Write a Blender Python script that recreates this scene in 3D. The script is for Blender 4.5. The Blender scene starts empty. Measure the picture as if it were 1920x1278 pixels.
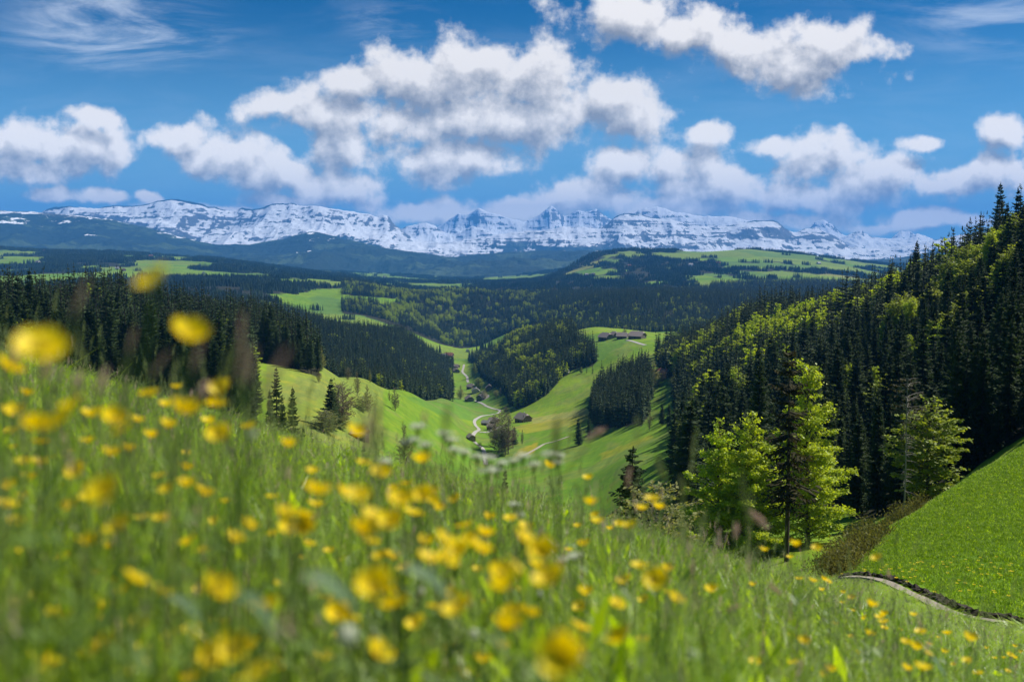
import bpy, math, random
import numpy as np
from mathutils import Vector, Matrix
random.seed(7); RNG = np.random.default_rng(11)
R = math.radians
S = bpy.context.scene
C = S.collection
# ------------------------------------------------------------------ camera
FPX = 1920 * 35 / 36.0
PITCH = math.atan((639 - 460) / FPX)
CP, SP = math.cos(PITCH), math.sin(PITCH)
cam = bpy.data.cameras.new('camera'); cam_o = bpy.data.objects.new('camera', cam); C.objects.link(cam_o)
cam.lens = 35; cam.sensor_width = 36; cam.sensor_fit = 'HORIZONTAL'
cam.clip_start = 0.05; cam.clip_end = 200000
cam_o.location = (0, 0, 0); cam_o.rotation_euler = (R(90) - PITCH, 0, 0)
cam.dof.use_dof = True; cam.dof.focus_distance = 400; cam.dof.aperture_fstop = 2.3
S.camera = cam_o
# ------------------------------------------------------------------ render settings, exposure
S.render.engine = 'CYCLES'
S.view_settings.view_transform = 'Standard'; S.view_settings.look = 'None'
S.view_settings.exposure = 0.6; S.view_settings.gamma = 1.0
S.cycles.max_bounces = 7; S.cycles.diffuse_bounces = 3; S.cycles.glossy_bounces = 2
S.cycles.transmission_bounces = 4; S.cycles.volume_bounces = 1; S.cycles.transparent_max_bounces = 6
S.cycles.use_denoising = True
S.cycles.sample_clamp_indirect = 8
# ------------------------------------------------------------------ sun and sky
SUN_EL, SUN_AZ = R(50), R(62)          # azimuth clockwise from +Y (towards +X)
sl = bpy.data.lights.new('sun', 'SUN'); so = bpy.data.objects.new('sun', sl); C.objects.link(so)
sl.energy = 5.0; sl.angle = R(0.53); sl.color = (1.0, 0.955, 0.88)
sd = Vector((math.sin(SUN_AZ) * math.cos(SUN_EL), math.cos(SUN_AZ) * math.cos(SUN_EL), math.sin(SUN_EL)))
so.rotation_euler = sd.to_track_quat('Z', 'Y').to_euler()

def us(px, py):                         # photograph pixel -> (x/y, z/y) slopes of the view ray
    cx = (np.asarray(px, float) - 960) / FPX; cy = (639 - np.asarray(py, float)) / FPX
    k = CP + cy * SP
    return cx / k, (-SP + cy * CP) / k
def proj(x, y, z):                      # world -> photograph pixel
    d = y * CP - z * SP; v = y * SP + z * CP
    return 960 + FPX * x / d, 639 - FPX * v / d

W = bpy.data.worlds.new('World'); S.world = W; W.use_nodes = True
class NT:
    """small node-tree helper"""
    def __init__(s, nt): s.nt = nt; s.n = nt.nodes; s.l = nt.links
    def new(s, t, **kw):
        n = s.n.new(t)
        for k, v in kw.items(): setattr(n, k, v)
        return n
    def put(s, n, i, v):
        if v is None: return
        if isinstance(v, bpy.types.NodeSocket): s.l.new(v, n.inputs[i])
        else: n.inputs[i].default_value = v
    def math(s, op, a, b=None, c=None, clamp=False):
        n = s.new('ShaderNodeMath', operation=op, use_clamp=clamp)
        for i, v in enumerate((a, b, c)): s.put(n, i, v)
        return n.outputs[0]
    def vmath(s, op, a, b=None, c=None, out=0, scale=None):
        n = s.new('ShaderNodeVectorMath', operation=op)
        for i, v in enumerate((a, b, c)): s.put(n, i, v)
        if scale is not None: s.put(n, 'Scale', scale)
        return n.outputs[out]
    def mix(s, f, a, b, blend='MIX'):
        n = s.new('ShaderNodeMix', data_type='RGBA', blend_type=blend)
        s.put(n, 0, f); s.put(n, 6, a); s.put(n, 7, b)
        return n.outputs[2]
    def noise(s, vec, scale, detail=4, rough=0.55, dist=0.0, out=0):
        n = s.new('ShaderNodeTexNoise'); s.put(n, 'Vector', vec)
        n.inputs['Scale'].default_value = scale; n.inputs['Detail'].default_value = detail
        n.inputs['Roughness'].default_value = rough; n.inputs['Distortion'].default_value = dist
        return n.outputs[out]
    def ramp(s, f, a, b, lo=0.0, hi=1.0):
        n = s.new('ShaderNodeMapRange', interpolation_type='SMOOTHSTEP'); s.put(n, 0, f)
        for i, v in zip((1, 2, 3, 4), (a, b, lo, hi)): s.put(n, i, v)
        return n.outputs[0]

# cumulus banks: (x, y, half width, half height) of each heap, as seen in the photograph
HEAPS = [(665,165,60,34),(745,150,85,50),(880,112,80,58),(830,160,110,60),(1010,140,100,66),(1120,195,110,70),(1195,220,72,48),
 (950,225,240,52),(770,235,110,40),(850,305,130,40),(490,207,46,24),(590,222,90,42),(645,275,70,60),
 (345,262,66,36),(430,290,100,42),(535,325,105,42),(630,352,90,36),(50,280,110,46),(150,290,78,48),(165,218,42,18),(30,325,90,26),
 (95,372,48,14),(190,372,55,14),(275,366,32,12),(790,398,90,20),(1000,396,80,22),(1100,374,110,30),
 (1165,312,62,36),(1260,325,90,44),(1340,365,130,34),(1445,285,50,24),(1550,305,95,46),(1650,335,110,44),(1520,375,150,28),
 (1780,342,110,32),(1885,335,70,34),(1312,262,52,22),(1735,268,38,14),(1895,258,52,30),(1180,18,110,36),(1290,52,95,34),
 (1400,85,90,52),(1490,112,125,62),(1570,90,62,44),(1660,425,120,16),(1180,425,90,10),(420,395,70,10),(990,405,110,24),(870,415,70,14),(1260,395,110,20),(1480,412,150,18),(1750,415,120,16),(560,380,90,16),(330,385,90,12)]
def cloud_group():
    g = bpy.data.node_groups.new('cloud_field', 'ShaderNodeTree')
    g.interface.new_socket('P', in_out='INPUT', socket_type='NodeSocketVector')
    g.interface.new_socket('D', in_out='OUTPUT', socket_type='NodeSocketFloat')
    t = NT(g); gi = t.new('NodeGroupInput'); P = gi.outputs[0]
    w1 = t.noise(P, 9, 3, 0.55, out=1)
    w1 = t.vmath('SUBTRACT', w1, (0.5, 0.5, 0.5))
    Q = t.vmath('MULTIPLY_ADD', w1, (0.055, 0.04, 0), P)
    acc = None
    for (x, y, rx, ry) in HEAPS:
        u, v = us(x, y); k = (FPX / (rx * 1.22), FPX / (ry * 1.27), 0)
        q = t.vmath('MULTIPLY_ADD', Q, k, (-float(u) * k[0], -float(v) * k[1], 0))
        ln = t.vmath('LENGTH', q, out=1)
        acc = ln if acc is None else t.math('SMOOTH_MIN', acc, ln, 0.35)
    n1 = t.noise(P, 22, 9, 0.56)
    n2 = t.noise(P, 60, 6, 0.6)
    f = t.math('MINIMUM', t.math('SUBTRACT', 1.0, acc), 0.70)
    f = t.math('MULTIPLY_ADD', t.math('SUBTRACT', n1, 0.5), 2.1, f)
    f = t.math('MULTIPLY_ADD', t.math('SUBTRACT', n2, 0.5), 0.6, f)
    go = t.new('NodeGroupOutput'); t.l.new(f, go.inputs[0])
    return g
def build_world():
    t = NT(W.node_tree); t.n.clear()
    tc = t.new('ShaderNodeTexCoord')
    sky = t.new('ShaderNodeTexSky', sky_type='NISHITA', sun_disc=False, sun_elevation=SUN_EL, sun_rotation=SUN_AZ,
                altitude=1100, air_density=1.0, dust_density=0.25, ozone_density=3.0)
    sep = t.new('ShaderNodeSeparateXYZ'); t.l.new(tc.outputs['Generated'], sep.inputs[0])
    ay = t.math('MAXIMUM', t.math('ABSOLUTE', sep.outputs[1]), 0.08)
    cmb = t.new('ShaderNodeCombineXYZ')
    t.l.new(t.math('DIVIDE', sep.outputs[0], ay), cmb.inputs[0]); t.l.new(t.math('DIVIDE', sep.outputs[2], ay), cmb.inputs[1])
    t.l.new(t.math('SIGN', sep.outputs[1]), cmb.inputs[2])
    P = cmb.outputs[0]; g = cloud_group()
    def D(v):
        n = t.new('ShaderNodeGroup', node_tree=g); t.l.new(v, n.inputs[0]); return n.outputs[0]
    d0 = D(P)
    d1 = D(t.vmath('ADD', P, (0.007, 0.019, 0)))
    alpha = t.ramp(d0, -0.06, 0.50)
    thick = t.ramp(d1, 0.0, 0.95)
    lit = t.math('MULTIPLY_ADD', t.math('SUBTRACT', d0, d1), 0.72, 0.86)  # cloud self-shadow put into the sky colour from shifted density, greyer where thick
    lit = t.math('SUBTRACT', lit, t.math('MULTIPLY', thick, 0.56), clamp=True)
    ccol = t.mix(lit, (0.205, 0.225, 0.26, 1), (0.74, 0.71, 0.68, 1))
    # thin cirrus veils
    ci = t.noise(t.vmath('MULTIPLY', t.vmath('ADD', P, (0.1, 0, 0)), (3.0, 14, 1)), 2.2, 7, 0.6, 0.6)
    u1, v1 = us(215, 50); k = t.vmath('MULTIPLY_ADD', P, (9, 24, 0), (-float(u1) * 9, -float(v1) * 24, 0))
    e1 = t.ramp(t.vmath('LENGTH', k, out=1), 0.25, 1.35, 1, 0)
    u2, v2 = us(1890, 25); k = t.vmath('MULTIPLY_ADD', P, (11, 26, 0), (-float(u2) * 11, -float(v2) * 26, 0))
    e2 = t.ramp(t.vmath('LENGTH', k, out=1), 0.3, 1.5, 1, 0)
    u3, v3 = us(740, 45); k = t.vmath('MULTIPLY_ADD', P, (18, 50, 0), (-float(u3) * 18, -float(v3) * 50, 0))
    e3 = t.ramp(t.vmath('LENGTH', k, out=1), 0.2, 1.3, 1, 0)
    e = t.math('MAXIMUM', t.math('MAXIMUM', e1, t.math('MULTIPLY', e2, 0.6)), t.math('MULTIPLY', e3, 0.6))
    ca = t.math('MULTIPLY', t.ramp(ci, 0.38, 0.72), t.math('MULTIPLY_ADD', e, 0.62, 0.05))
    skyc = t.mix(1.0, sky.outputs[0], (SKYC[0], SKYC[1], SKYC[2], 1), 'MULTIPLY')
    skyc = t.vmath('SCALE', skyc, scale=SKY_STRENGTH)
    up = t.ramp(sep.outputs[2], 0.0, 0.02)
    skyc = t.mix(t.ramp(sep.outputs[2], 0.0, 0.24, 0.75, 0.0), skyc, (0.22, 0.50, 0.78, 1))
    ccol = t.vmath('SCALE', ccol, scale=t.ramp(sep.outputs[2], 0.01, 0.17, 1.5, 1.0))  # low cloud colour brightened to offset dimming through the haze
    col = t.mix(ca, skyc, (0.72, 0.76, 0.82, 1))
    col = t.mix(t.math('MULTIPLY', t.math('MULTIPLY', alpha, up), 0.97), col, ccol)
    bg = t.new('ShaderNodeBackground'); t.l.new(col, bg.inputs[0]); bg.inputs[1].default_value = 1.0
    out = t.new('ShaderNodeOutputWorld'); t.l.new(bg.outputs[0], out.inputs[0])
SKY_STRENGTH = 0.052; SKYC = (0.02, 0.46, 0.78)
build_world()

# ------------------------------------------------------------------ helpers
def hashn(ix, iy, seed):
    h = (ix.astype(np.int64) * 374761393 + iy.astype(np.int64) * 668265263 + seed * 974711) & 0xffffffff
    h = ((h ^ (h >> 13)) * 1274126177) & 0xffffffff
    return ((h ^ (h >> 16)) & 0xffffff) / float(0xffffff)
def vnoise(x, y, seed=0):
    x = np.asarray(x, float); y = np.asarray(y, float)
    ix = np.floor(x); iy = np.floor(y); fx = x - ix; fy = y - iy
    fx = fx * fx * fx * (fx * (fx * 6 - 15) + 10); fy = fy * fy * fy * (fy * (fy * 6 - 15) + 10)
    a = hashn(ix, iy, seed); b = hashn(ix + 1, iy, seed); c = hashn(ix, iy + 1, seed); d = hashn(ix + 1, iy + 1, seed)
    return (a + (b - a) * fx) * (1 - fy) + (c + (d - c) * fx) * fy
def fbm(x, y, seed=0, octv=4, gain=0.5):
    s = 0; a = 1; t = 0
    for o in range(octv):
        s = s + a * (vnoise(x * 2**o + 17.3 * o, y * 2**o - 9.1 * o, seed + o) - 0.5); t += a; a *= gain
    return s / t * 2
def ridged(x, y, seed=0, octv=5, gain=0.55):
    s = 0; a = 1; t = 0
    for o in range(octv):
        s = s + a * (1 - np.abs(2 * vnoise(x * 2**o + 5.3 * o, y * 2**o + 3.7 * o, seed + o) - 1)); t += a; a *= gain
    return s / t
def sstep(a, b, x):
    t = np.clip((x - a) / (b - a), 0, 1); return t * t * (3 - 2 * t)

def mesh_np(name, V, F, mats, mi=None, smooth=False):
    """V (n,3), F: list of (m,k) index arrays"""
    me = bpy.data.meshes.new(name)
    V = np.ascontiguousarray(V, dtype=np.float32)
    F = [np.asarray(f, dtype=np.int32) for f in F if len(f)]
    loops = np.concatenate([f.ravel() for f in F]); counts = np.concatenate([np.full(len(f), f.shape[1], np.int32) for f in F])
    starts = np.concatenate([[0], np.cumsum(counts)[:-1]]).astype(np.int32)
    me.vertices.add(len(V)); me.vertices.foreach_set('co', V.ravel())
    me.loops.add(len(loops)); me.loops.foreach_set('vertex_index', loops)
    me.polygons.add(len(counts)); me.polygons.foreach_set('loop_start', starts); me.polygons.foreach_set('loop_total', counts)
    if mi is not None: me.polygons.foreach_set('material_index', np.asarray(mi, np.int32))
    me.polygons.foreach_set('use_smooth', np.full(len(counts), bool(smooth)))
    for m in (mats if isinstance(mats, (list, tuple)) else [mats]): me.materials.append(m)
    me.update(calc_edges=True)
    return me
class MB:
    """mesh builder collecting quads / tris as numpy blocks"""
    def __init__(s): s.V = []; s.Q = []; s.T = []; s.qm = []; s.tm = []; s.n = 0
    def add(s, V, Q=None, T=None, m=0):
        V = np.asarray(V, float).reshape(-1, 3)
        if Q is not None and len(Q): Q = np.asarray(Q).reshape(-1, 4); s.Q.append(Q + s.n); s.qm.append(np.full(len(Q), m))
        if T is not None and len(T): T = np.asarray(T).reshape(-1, 3); s.T.append(T + s.n); s.tm.append(np.full(len(T), m))
        s.V.append(V); s.n += len(V); return s
    def quads(s, P, m=0):                       # P (n,4,3)
        P = np.asarray(P); n = len(P); return s.add(P.reshape(-1, 3), Q=np.arange(4 * n).reshape(n, 4), m=m)
    def tris(s, P, m=0):
        P = np.asarray(P); n = len(P); return s.add(P.reshape(-1, 3), T=np.arange(3 * n).reshape(n, 3), m=m)
    def tube(s, pts, rad, k=6, m=0, cap=True):
        pts = np.asarray(pts, float); n = len(pts); rad = np.broadcast_to(rad, n)
        tg = np.gradient(pts, axis=0); tg /= np.linalg.norm(tg, axis=1)[:, None] + 1e-9
        ref = np.array([0, 0, 1.0]) if abs(tg[0][2]) < 0.9 else np.array([1.0, 0, 0])
        a = np.cross(tg, ref); a /= np.linalg.norm(a, axis=1)[:, None] + 1e-9; b = np.cross(tg, a)
        th = np.linspace(0, 2 * np.pi, k, endpoint=False)
        V = pts[:, None] + rad[:, None, None] * (np.cos(th)[None, :, None] * a[:, None] + np.sin(th)[None, :, None] * b[:, None])
        Q = []
        for i in range(n - 1):
            for j in range(k): Q.append((i * k + j, i * k + (j + 1) % k, (i + 1) * k + (j + 1) % k, (i + 1) * k + j))
        V = V.reshape(-1, 3); T = []
        if cap:
            V = np.vstack([V, pts[-1:]]); e = n * k
            T = [((n - 1) * k + j, (n - 1) * k + (j + 1) % k, e) for j in range(k)]
        return s.add(V, Q=Q, T=T, m=m)
    def box(s, x0, x1, y0, y1, z0, z1, m=0):
        V = [(x, y, z) for x in (x0, x1) for y in (y0, y1) for z in (z0, z1)]
        return s.add(V, Q=[(0, 1, 3, 2), (4, 6, 7, 5), (0, 4, 5, 1), (2, 3, 7, 6), (0, 2, 6, 4), (1, 5, 7, 3)], m=m)
    def mesh(s, name, mats, smooth=False):
        mi = np.concatenate(s.qm + s.tm) if (s.qm or s.tm) else None
        return mesh_np(name, np.vstack(s.V), [np.vstack(x) for x in (s.Q, s.T) if x], mats, mi, smooth)
def link(name, me, parent=None, loc=(0, 0, 0), rot=(0, 0, 0), sc=(1, 1, 1)):
    o = bpy.data.objects.new(name, me); C.objects.link(o); o.location = loc; o.rotation_euler = rot; o.scale = sc
    if parent: o.parent = parent
    return o
def tag(o, label=None, cat=None, group=None, kind=None):
    if label: o['label'] = label
    if cat: o['category'] = cat
    if group: o['group'] = group
    if kind: o['kind'] = kind
    return o

def mat(name):
    m = bpy.data.materials.new(name); m.use_nodes = True; t = NT(m.node_tree)
    return m, t, t.n['Principled BSDF'], t.n['Material Output']
def simple(name, col, rough=0.7, var=0.25, scale=8, spec=0.3, rnd=0.0, bump=0.0):
    m, t, b, o = mat(name)
    tc = t.new('ShaderNodeTexCoord'); nz = t.noise(tc.outputs['Object'], scale, 5, 0.6)
    f = t.math('MULTIPLY_ADD', t.math('SUBTRACT', nz, 0.5), 2 * var, 1.0)
    if rnd:
        oi = t.new('ShaderNodeObjectInfo'); f = t.math('MULTIPLY', f, t.math('MULTIPLY_ADD', oi.outputs['Random'], rnd, 1 - rnd / 2))
    t.l.new(t.vmath('SCALE', (col[0], col[1], col[2]), scale=f), b.inputs['Base Color'])
    b.inputs['Roughness'].default_value = rough; b.inputs['Specular IOR Level'].default_value = spec
    if bump:
        bn = t.new('ShaderNodeBump'); bn.inputs['Strength'].default_value = bump; t.l.new(nz, bn.inputs['Height']); t.l.new(bn.outputs[0], b.inputs['Normal'])
    return m
def leafy(name, c1, c2, trans=0.35, rough=0.55, spec=0.25, scale=0.6, tcol=None, rnd=True):
    """thin leaf material: diffuse + gloss + light passing through; hue varies per clump and per plant"""
    m, t, b, o = mat(name)
    tc = t.new('ShaderNodeTexCoord'); nz = t.noise(tc.outputs['Object'], scale, 4, 0.6)
    f = t.ramp(nz, 0.3, 0.7)
    if rnd:
        oi = t.new('ShaderNodeObjectInfo'); f = t.math('ADD', t.math('MULTIPLY', f, 0.5), t.math('MULTIPLY', oi.outputs['Random'], 0.5))
    col = t.mix(f, (*c1, 1), (*c2, 1)); t.l.new(col, b.inputs['Base Color'])
    b.inputs['Roughness'].default_value = rough; b.inputs['Specular IOR Level'].default_value = spec
    tr = t.new('ShaderNodeBsdfTranslucent')
    t.l.new(t.mix(1.0, col, (*(tcol or (1.5, 1.35, 0.6)), 1), 'MULTIPLY'), tr.inputs[0])
    mx = t.new('ShaderNodeMixShader'); mx.inputs[0].default_value = trans
    t.l.new(b.outputs[0], mx.inputs[1]); t.l.new(tr.outputs[0], mx.inputs[2]); t.l.new(mx.outputs[0], o.inputs[0])
    return m

# ------------------------------------------------------------------ terrain heights
# per column of the photograph: (distance, height of the bare ground in the picture)
COL = {
 -500: [(20,600),(60,640),(200,640),(350,600),(600,520),(900,540),(1500,600),(3000,560),(5000,500),(8000,470),(14000,500)],
 -200: [(20,650),(60,710),(200,740),(350,670),(600,570),(800,590),(1500,620),(3000,560),(4500,520),(6000,480),(8000,462),(10000,480),(14000,500)],
 0:    [(20,684),(60,780),(200,800),(350,720),(600,602),(800,622),(1500,640),(3000,560),(4000,530),(5000,508),(6000,488),(8000,468),(10000,480),(14000,500)],
 200:  [(20,740),(60,820),(200,830),(400,720),(700,590),(900,612),(1500,640),(3000,560),(4000,530),(5000,508),(6500,482),(8000,474),(10000,486),(14000,500)],
 400:  [(20,796),(60,870),(200,860),(400,750),(600,670),(750,622),(1000,645),(1500,640),(2500,575),(3500,535),(5000,512),(6500,494),(8000,486),(10000,495),(14000,505)],
 500:  [(20,824),(60,900),(200,900),(330,850),(450,760),(600,680),(800,628),(1000,660),(1500,640),(2500,580),(3500,545),(5000,518),(8000,498),(14000,505)],
 600:  [(20,852),(60,930),(150,940),(250,900),(400,820),(520,745),(620,700),(680,688),(800,705),(1100,730),(1400,690),(1800,618),(2200,632),(3000,590),(3500,560),(4500,530),(6000,520),(8000,512),(14000,508)],
 680:  [(20,875),(100,980),(250,940),(400,860),(550,785),(700,738),(790,712),(850,708),(1000,735),(1300,720),(1700,655),(2000,630),(2300,640),(3000,600),(3500,565),(4500,535),(6000,528),(8000,520),(14000,512)],
 760:  [(20,897),(100,1010),(300,960),(450,870),(600,805),(750,770),(900,742),(980,736),(1100,748),(1300,755),(1500,725),(1800,680),(2100,645),(2300,635),(2700,650),(3300,600),(3900,552),(4500,560),(6000,535),(8000,526),(14000,515)],
 830:  [(20,917),(100,1040),(300,990),(500,900),(700,830),(900,785),(1100,760),(1300,748),(1600,745),(2000,715),(2300,690),(2700,665),(3000,652),(3500,620),(4000,560),(4500,552),(6000,538),(8000,528),(14000,515)],
 890:  [(20,934),(100,1055),(300,1010),(500,935),(750,870),(1000,810),(1200,785),(1500,762),(1700,745),(2000,715),(2300,690),(2700,668),(3000,655),(3500,625),(4200,552),(4800,560),(6000,540),(8000,528),(14000,515)],
 960:  [(20,953),(100,1070),(300,1030),(500,955),(750,870),(950,810),(1100,788),(1300,768),(1500,735),(1800,690),(2100,655),(2300,640),(2600,660),(3200,620),(4000,560),(4400,556),(6000,535),(8000,527),(14000,515)],
 1040: [(20,975),(100,1095),(300,1060),(450,985),(600,905),(750,850),(900,810),(1100,775),(1300,730),(1500,690),(1800,645),(2100,622),(2300,618),(2600,640),(3200,590),(3800,560),(5000,540),(6500,520),(8000,520),(14000,510)],
 1110: [(20,994),(100,1110),(300,1080),(450,990),(600,890),(750,832),(900,790),(1100,750),(1300,710),(1500,662),(1700,630),(1900,613),(2200,622),(2600,615),(3200,565),(3700,558),(5000,535),(6500,500),(7500,478),(9000,490),(14000,500)],
 1180: [(20,1014),(100,1130),(250,1060),(400,950),(550,868),(750,805),(900,760),(1100,715),(1300,675),(1500,642),(1700,626),(1900,618),(2300,628),(2700,605),(3200,558),(3700,556),(5000,530),(6500,495),(7500,470),(9000,482),(14000,500)],
 1260: [(20,1036),(100,1140),(200,1070),(300,985),(400,915),(550,838),(700,785),(850,742),(1000,705),(1200,670),(1400,645),(1700,632),(2000,628),(2600,615),(3200,555),(3600,555),(5000,525),(6500,492),(7800,470),(9000,480),(14000,500)],
 1400: [(20,1076),(60,1120),(150,1040),(250,945),(400,835),(600,730),(800,655),(1000,612),(1200,625),(1700,640),(2500,610),(3200,556),(3600,556),(5000,520),(6000,500),(7800,468),(9000,480),(14000,500)],
 1520: [(20,1098),(45,1100),(90,1080),(150,1010),(250,900),(400,775),(600,665),(800,612),(950,600),(1200,620),(1700,640),(2500,610),(3200,565),(5000,520),(6000,505),(7800,478),(9000,488),(14000,500)],
 1600: [(13,1165),(20,1112),(28,1094),(35,1083),(50,1062),(66,1046),(85,1062),(120,1045),(160,985),(250,870),(400,735),(550,650),(700,596),(850,610),(1500,630),(3000,570),(6000,510),(8000,492),(14000,500)],
 1680: [(13,1180),(20,1140),(26,1108),(40,1062),(55,1020),(72,985),(90,1000),(120,1000),(160,950),(250,820),(400,680),(550,595),(620,575),(800,600),(1500,630),(3000,570),(6000,520),(14000,500)],
 1760: [(13,1195),(18,1160),(22,1140),(30,1096),(50,1010),(70,955),(84,934),(105,958),(150,925),(200,845),(300,720),(400,625),(540,548),(800,590),(1500,630),(3000,570),(6000,520),(14000,500)],
 1840: [(13,1200),(17,1172),(20,1158),(30,1100),(50,985),(70,915),(90,883),(110,905),(150,860),(200,780),(300,650),(400,555),(480,505),(700,560),(1500,630),(3000,570),(6000,520),(14000,500)],
 1920: [(13,1210),(16,1182),(18,1170),(25,1120),(40,1020),(60,930),(80,862),(96,838),(115,855),(150,800),(200,710),(300,570),(400,490),(600,540),(1500,630),(3000,570),(6000,520),(14000,500)],
 2150: [(13,1240),(16,1225),(25,1130),(40,980),(60,850),(80,760),(100,710),(130,720),(200,560),(400,400),(600,450),(1500,600),(6000,520),(14000,500)],
 2500: [(13,1240),(20,1210),(40,950),(80,650),(120,560),(250,400),(400,320),(700,420),(1500,600),(6000,520),(14000,500)],
}
def rbf_fit():
    U = []; L = []; Sv = []
    for px, rows in COL.items():
        for d, py in rows:
            u, s = us(px, py); U.append(u * 3.6); L.append(math.log(d)); Sv.append(s)
    X = np.c_[U, L]; A = np.hypot(X[:, None, 0] - X[None, :, 0], X[:, None, 1] - X[None, :, 1])
    A = np.sqrt(A**2 + 0.03**2)
    n = len(X); P = np.c_[np.ones(n), X]
    M = np.block([[A, P], [P.T, np.zeros((3, 3))]])
    w = np.linalg.solve(M, np.r_[np.array(Sv), 0, 0, 0])
    return X, w
RX, RW = rbf_fit()
def table_s(u, d):
    u = np.clip(np.asarray(u, float), -0.85, 0.85); sh = np.broadcast(u, d).shape
    q = np.c_[np.broadcast_to(u * 3.6, sh).ravel(), np.log(np.broadcast_to(d, sh)).ravel()]
    out = np.empty(len(q))
    for i in range(0, len(q), 20000):
        b = q[i:i + 20000]
        A = np.sqrt((b[:, None, 0] - RX[None, :, 0])**2 + (b[:, None, 1] - RX[None, :, 1])**2 + 0.03**2)
        out[i:i + 20000] = A @ RW[:len(RX)] + RW[-3] + b @ RW[-2:]
    return out.reshape(sh)
NA, NB, NH = 0.28, 0.24, 0.60
def ground(x, y):
    x = np.asarray(x, float); y = np.asarray(y, float); x, y = np.broadcast_arrays(x, y)
    zn = -NH - NA * x - NB * y + 0.05 * fbm(x / 1.7, y / 1.7, 3, 3)
    yy = np.maximum(y, 4.0); s = table_s(x / yy, yy)
    zt = s * yy
    amp = np.interp(np.log(yy), np.log([8, 20, 90, 300, 1500, 6000, 14000]), [0, 0.08, 0.25, 2.0, 7, 22, 25])
    lam = np.interp(np.log(yy), np.log([8, 20, 90, 300, 1500, 6000, 14000]), [4, 5, 9, 60, 190, 700, 900])
    # noise in a fixed world lattice, blended over octaves by distance
    nz = 0
    for k, (l, a, d0, d1) in enumerate([(6, 0.09, 12, 120), (28, 0.7, 60, 900), (110, 3.0, 250, 4000), (420, 10, 1200, 20000), (1500, 26, 4500, 40000)]):
        wgt = sstep(math.log(d0), math.log(d0 * 2.2), np.log(yy)) * (1 - sstep(math.log(d1), math.log(d1 * 2), np.log(yy)))
        nz = nz + wgt * a * fbm(x / l, y / l, 20 + k, 3)
    zt = zt + nz
    w = sstep(math.log(7.0), math.log(19.0), np.log(np.maximum(y, 1e-3)))
    return zn * (1 - w) + zt * w
def hit(px, py, dmin=6, dmax=14000):
    u, s = us(px, py); d = np.exp(np.linspace(math.log(dmin), math.log(dmax), 900))
    z = ground(u * d, d); k = np.argmax(z >= s * d)
    if not (z >= s * d).any(): k = len(d) - 1
    d = d[k]; return float(u * d), float(d), float(ground(u * d, d))
def at(px, d):
    u, _ = us(px, 700); return float(u * d), float(d), float(ground(u * d, d))

# what grows where.  ground pixel (px,py), distance d -> True for forest
def inpoly(px, py, poly):
    r = np.zeros(np.shape(px), bool); n = len(poly)
    for i in range(n):
        x1, y1 = poly[i]; x2, y2 = poly[(i + 1) % n]
        c = ((y1 > py) != (y2 > py)) & (px < (x2 - x1) * (py - y1) / ((y2 - y1) + 1e-9) + x1)
        r ^= c
    return r
P_CENTRE = [(873,640),(880,672),(909,713),(935,728),(951,748),(964,768),(985,762),(1005,752),(1036,730),(1050,712),(1072,694),(1100,690),(1118,680),(1108,655),(1075,628),(1070,560),(873,560)]
P_COPSE = [(1103,778),(1112,795),(1140,802),(1205,798),(1216,775),(1222,735),(1215,700),(1190,690),(1150,700),(1120,735)]
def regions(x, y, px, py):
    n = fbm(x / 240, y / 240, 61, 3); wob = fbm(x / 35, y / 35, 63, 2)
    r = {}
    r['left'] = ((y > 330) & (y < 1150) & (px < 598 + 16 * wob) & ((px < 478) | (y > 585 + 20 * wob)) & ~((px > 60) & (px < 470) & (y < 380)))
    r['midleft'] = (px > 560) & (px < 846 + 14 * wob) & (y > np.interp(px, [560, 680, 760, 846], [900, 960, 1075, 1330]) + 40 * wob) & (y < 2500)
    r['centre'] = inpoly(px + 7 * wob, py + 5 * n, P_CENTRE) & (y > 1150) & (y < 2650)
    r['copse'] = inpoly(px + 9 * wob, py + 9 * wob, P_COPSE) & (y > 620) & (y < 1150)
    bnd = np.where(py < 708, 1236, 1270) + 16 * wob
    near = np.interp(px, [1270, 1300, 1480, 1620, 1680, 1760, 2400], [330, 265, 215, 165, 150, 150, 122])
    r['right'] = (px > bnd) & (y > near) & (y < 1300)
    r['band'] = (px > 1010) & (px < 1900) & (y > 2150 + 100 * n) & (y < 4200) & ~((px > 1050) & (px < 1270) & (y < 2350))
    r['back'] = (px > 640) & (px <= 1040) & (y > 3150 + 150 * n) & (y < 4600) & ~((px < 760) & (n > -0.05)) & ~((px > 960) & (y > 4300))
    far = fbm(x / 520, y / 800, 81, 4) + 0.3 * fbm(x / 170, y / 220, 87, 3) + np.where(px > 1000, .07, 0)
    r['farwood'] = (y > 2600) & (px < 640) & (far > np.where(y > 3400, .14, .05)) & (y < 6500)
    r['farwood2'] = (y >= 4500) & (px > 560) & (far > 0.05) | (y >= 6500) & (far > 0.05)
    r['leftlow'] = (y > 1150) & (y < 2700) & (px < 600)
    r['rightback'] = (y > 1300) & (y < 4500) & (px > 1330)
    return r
ORDER = ['left', 'midleft', 'centre', 'copse', 'right', 'band', 'back', 'farwood', 'farwood2', 'leftlow', 'rightback']

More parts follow.
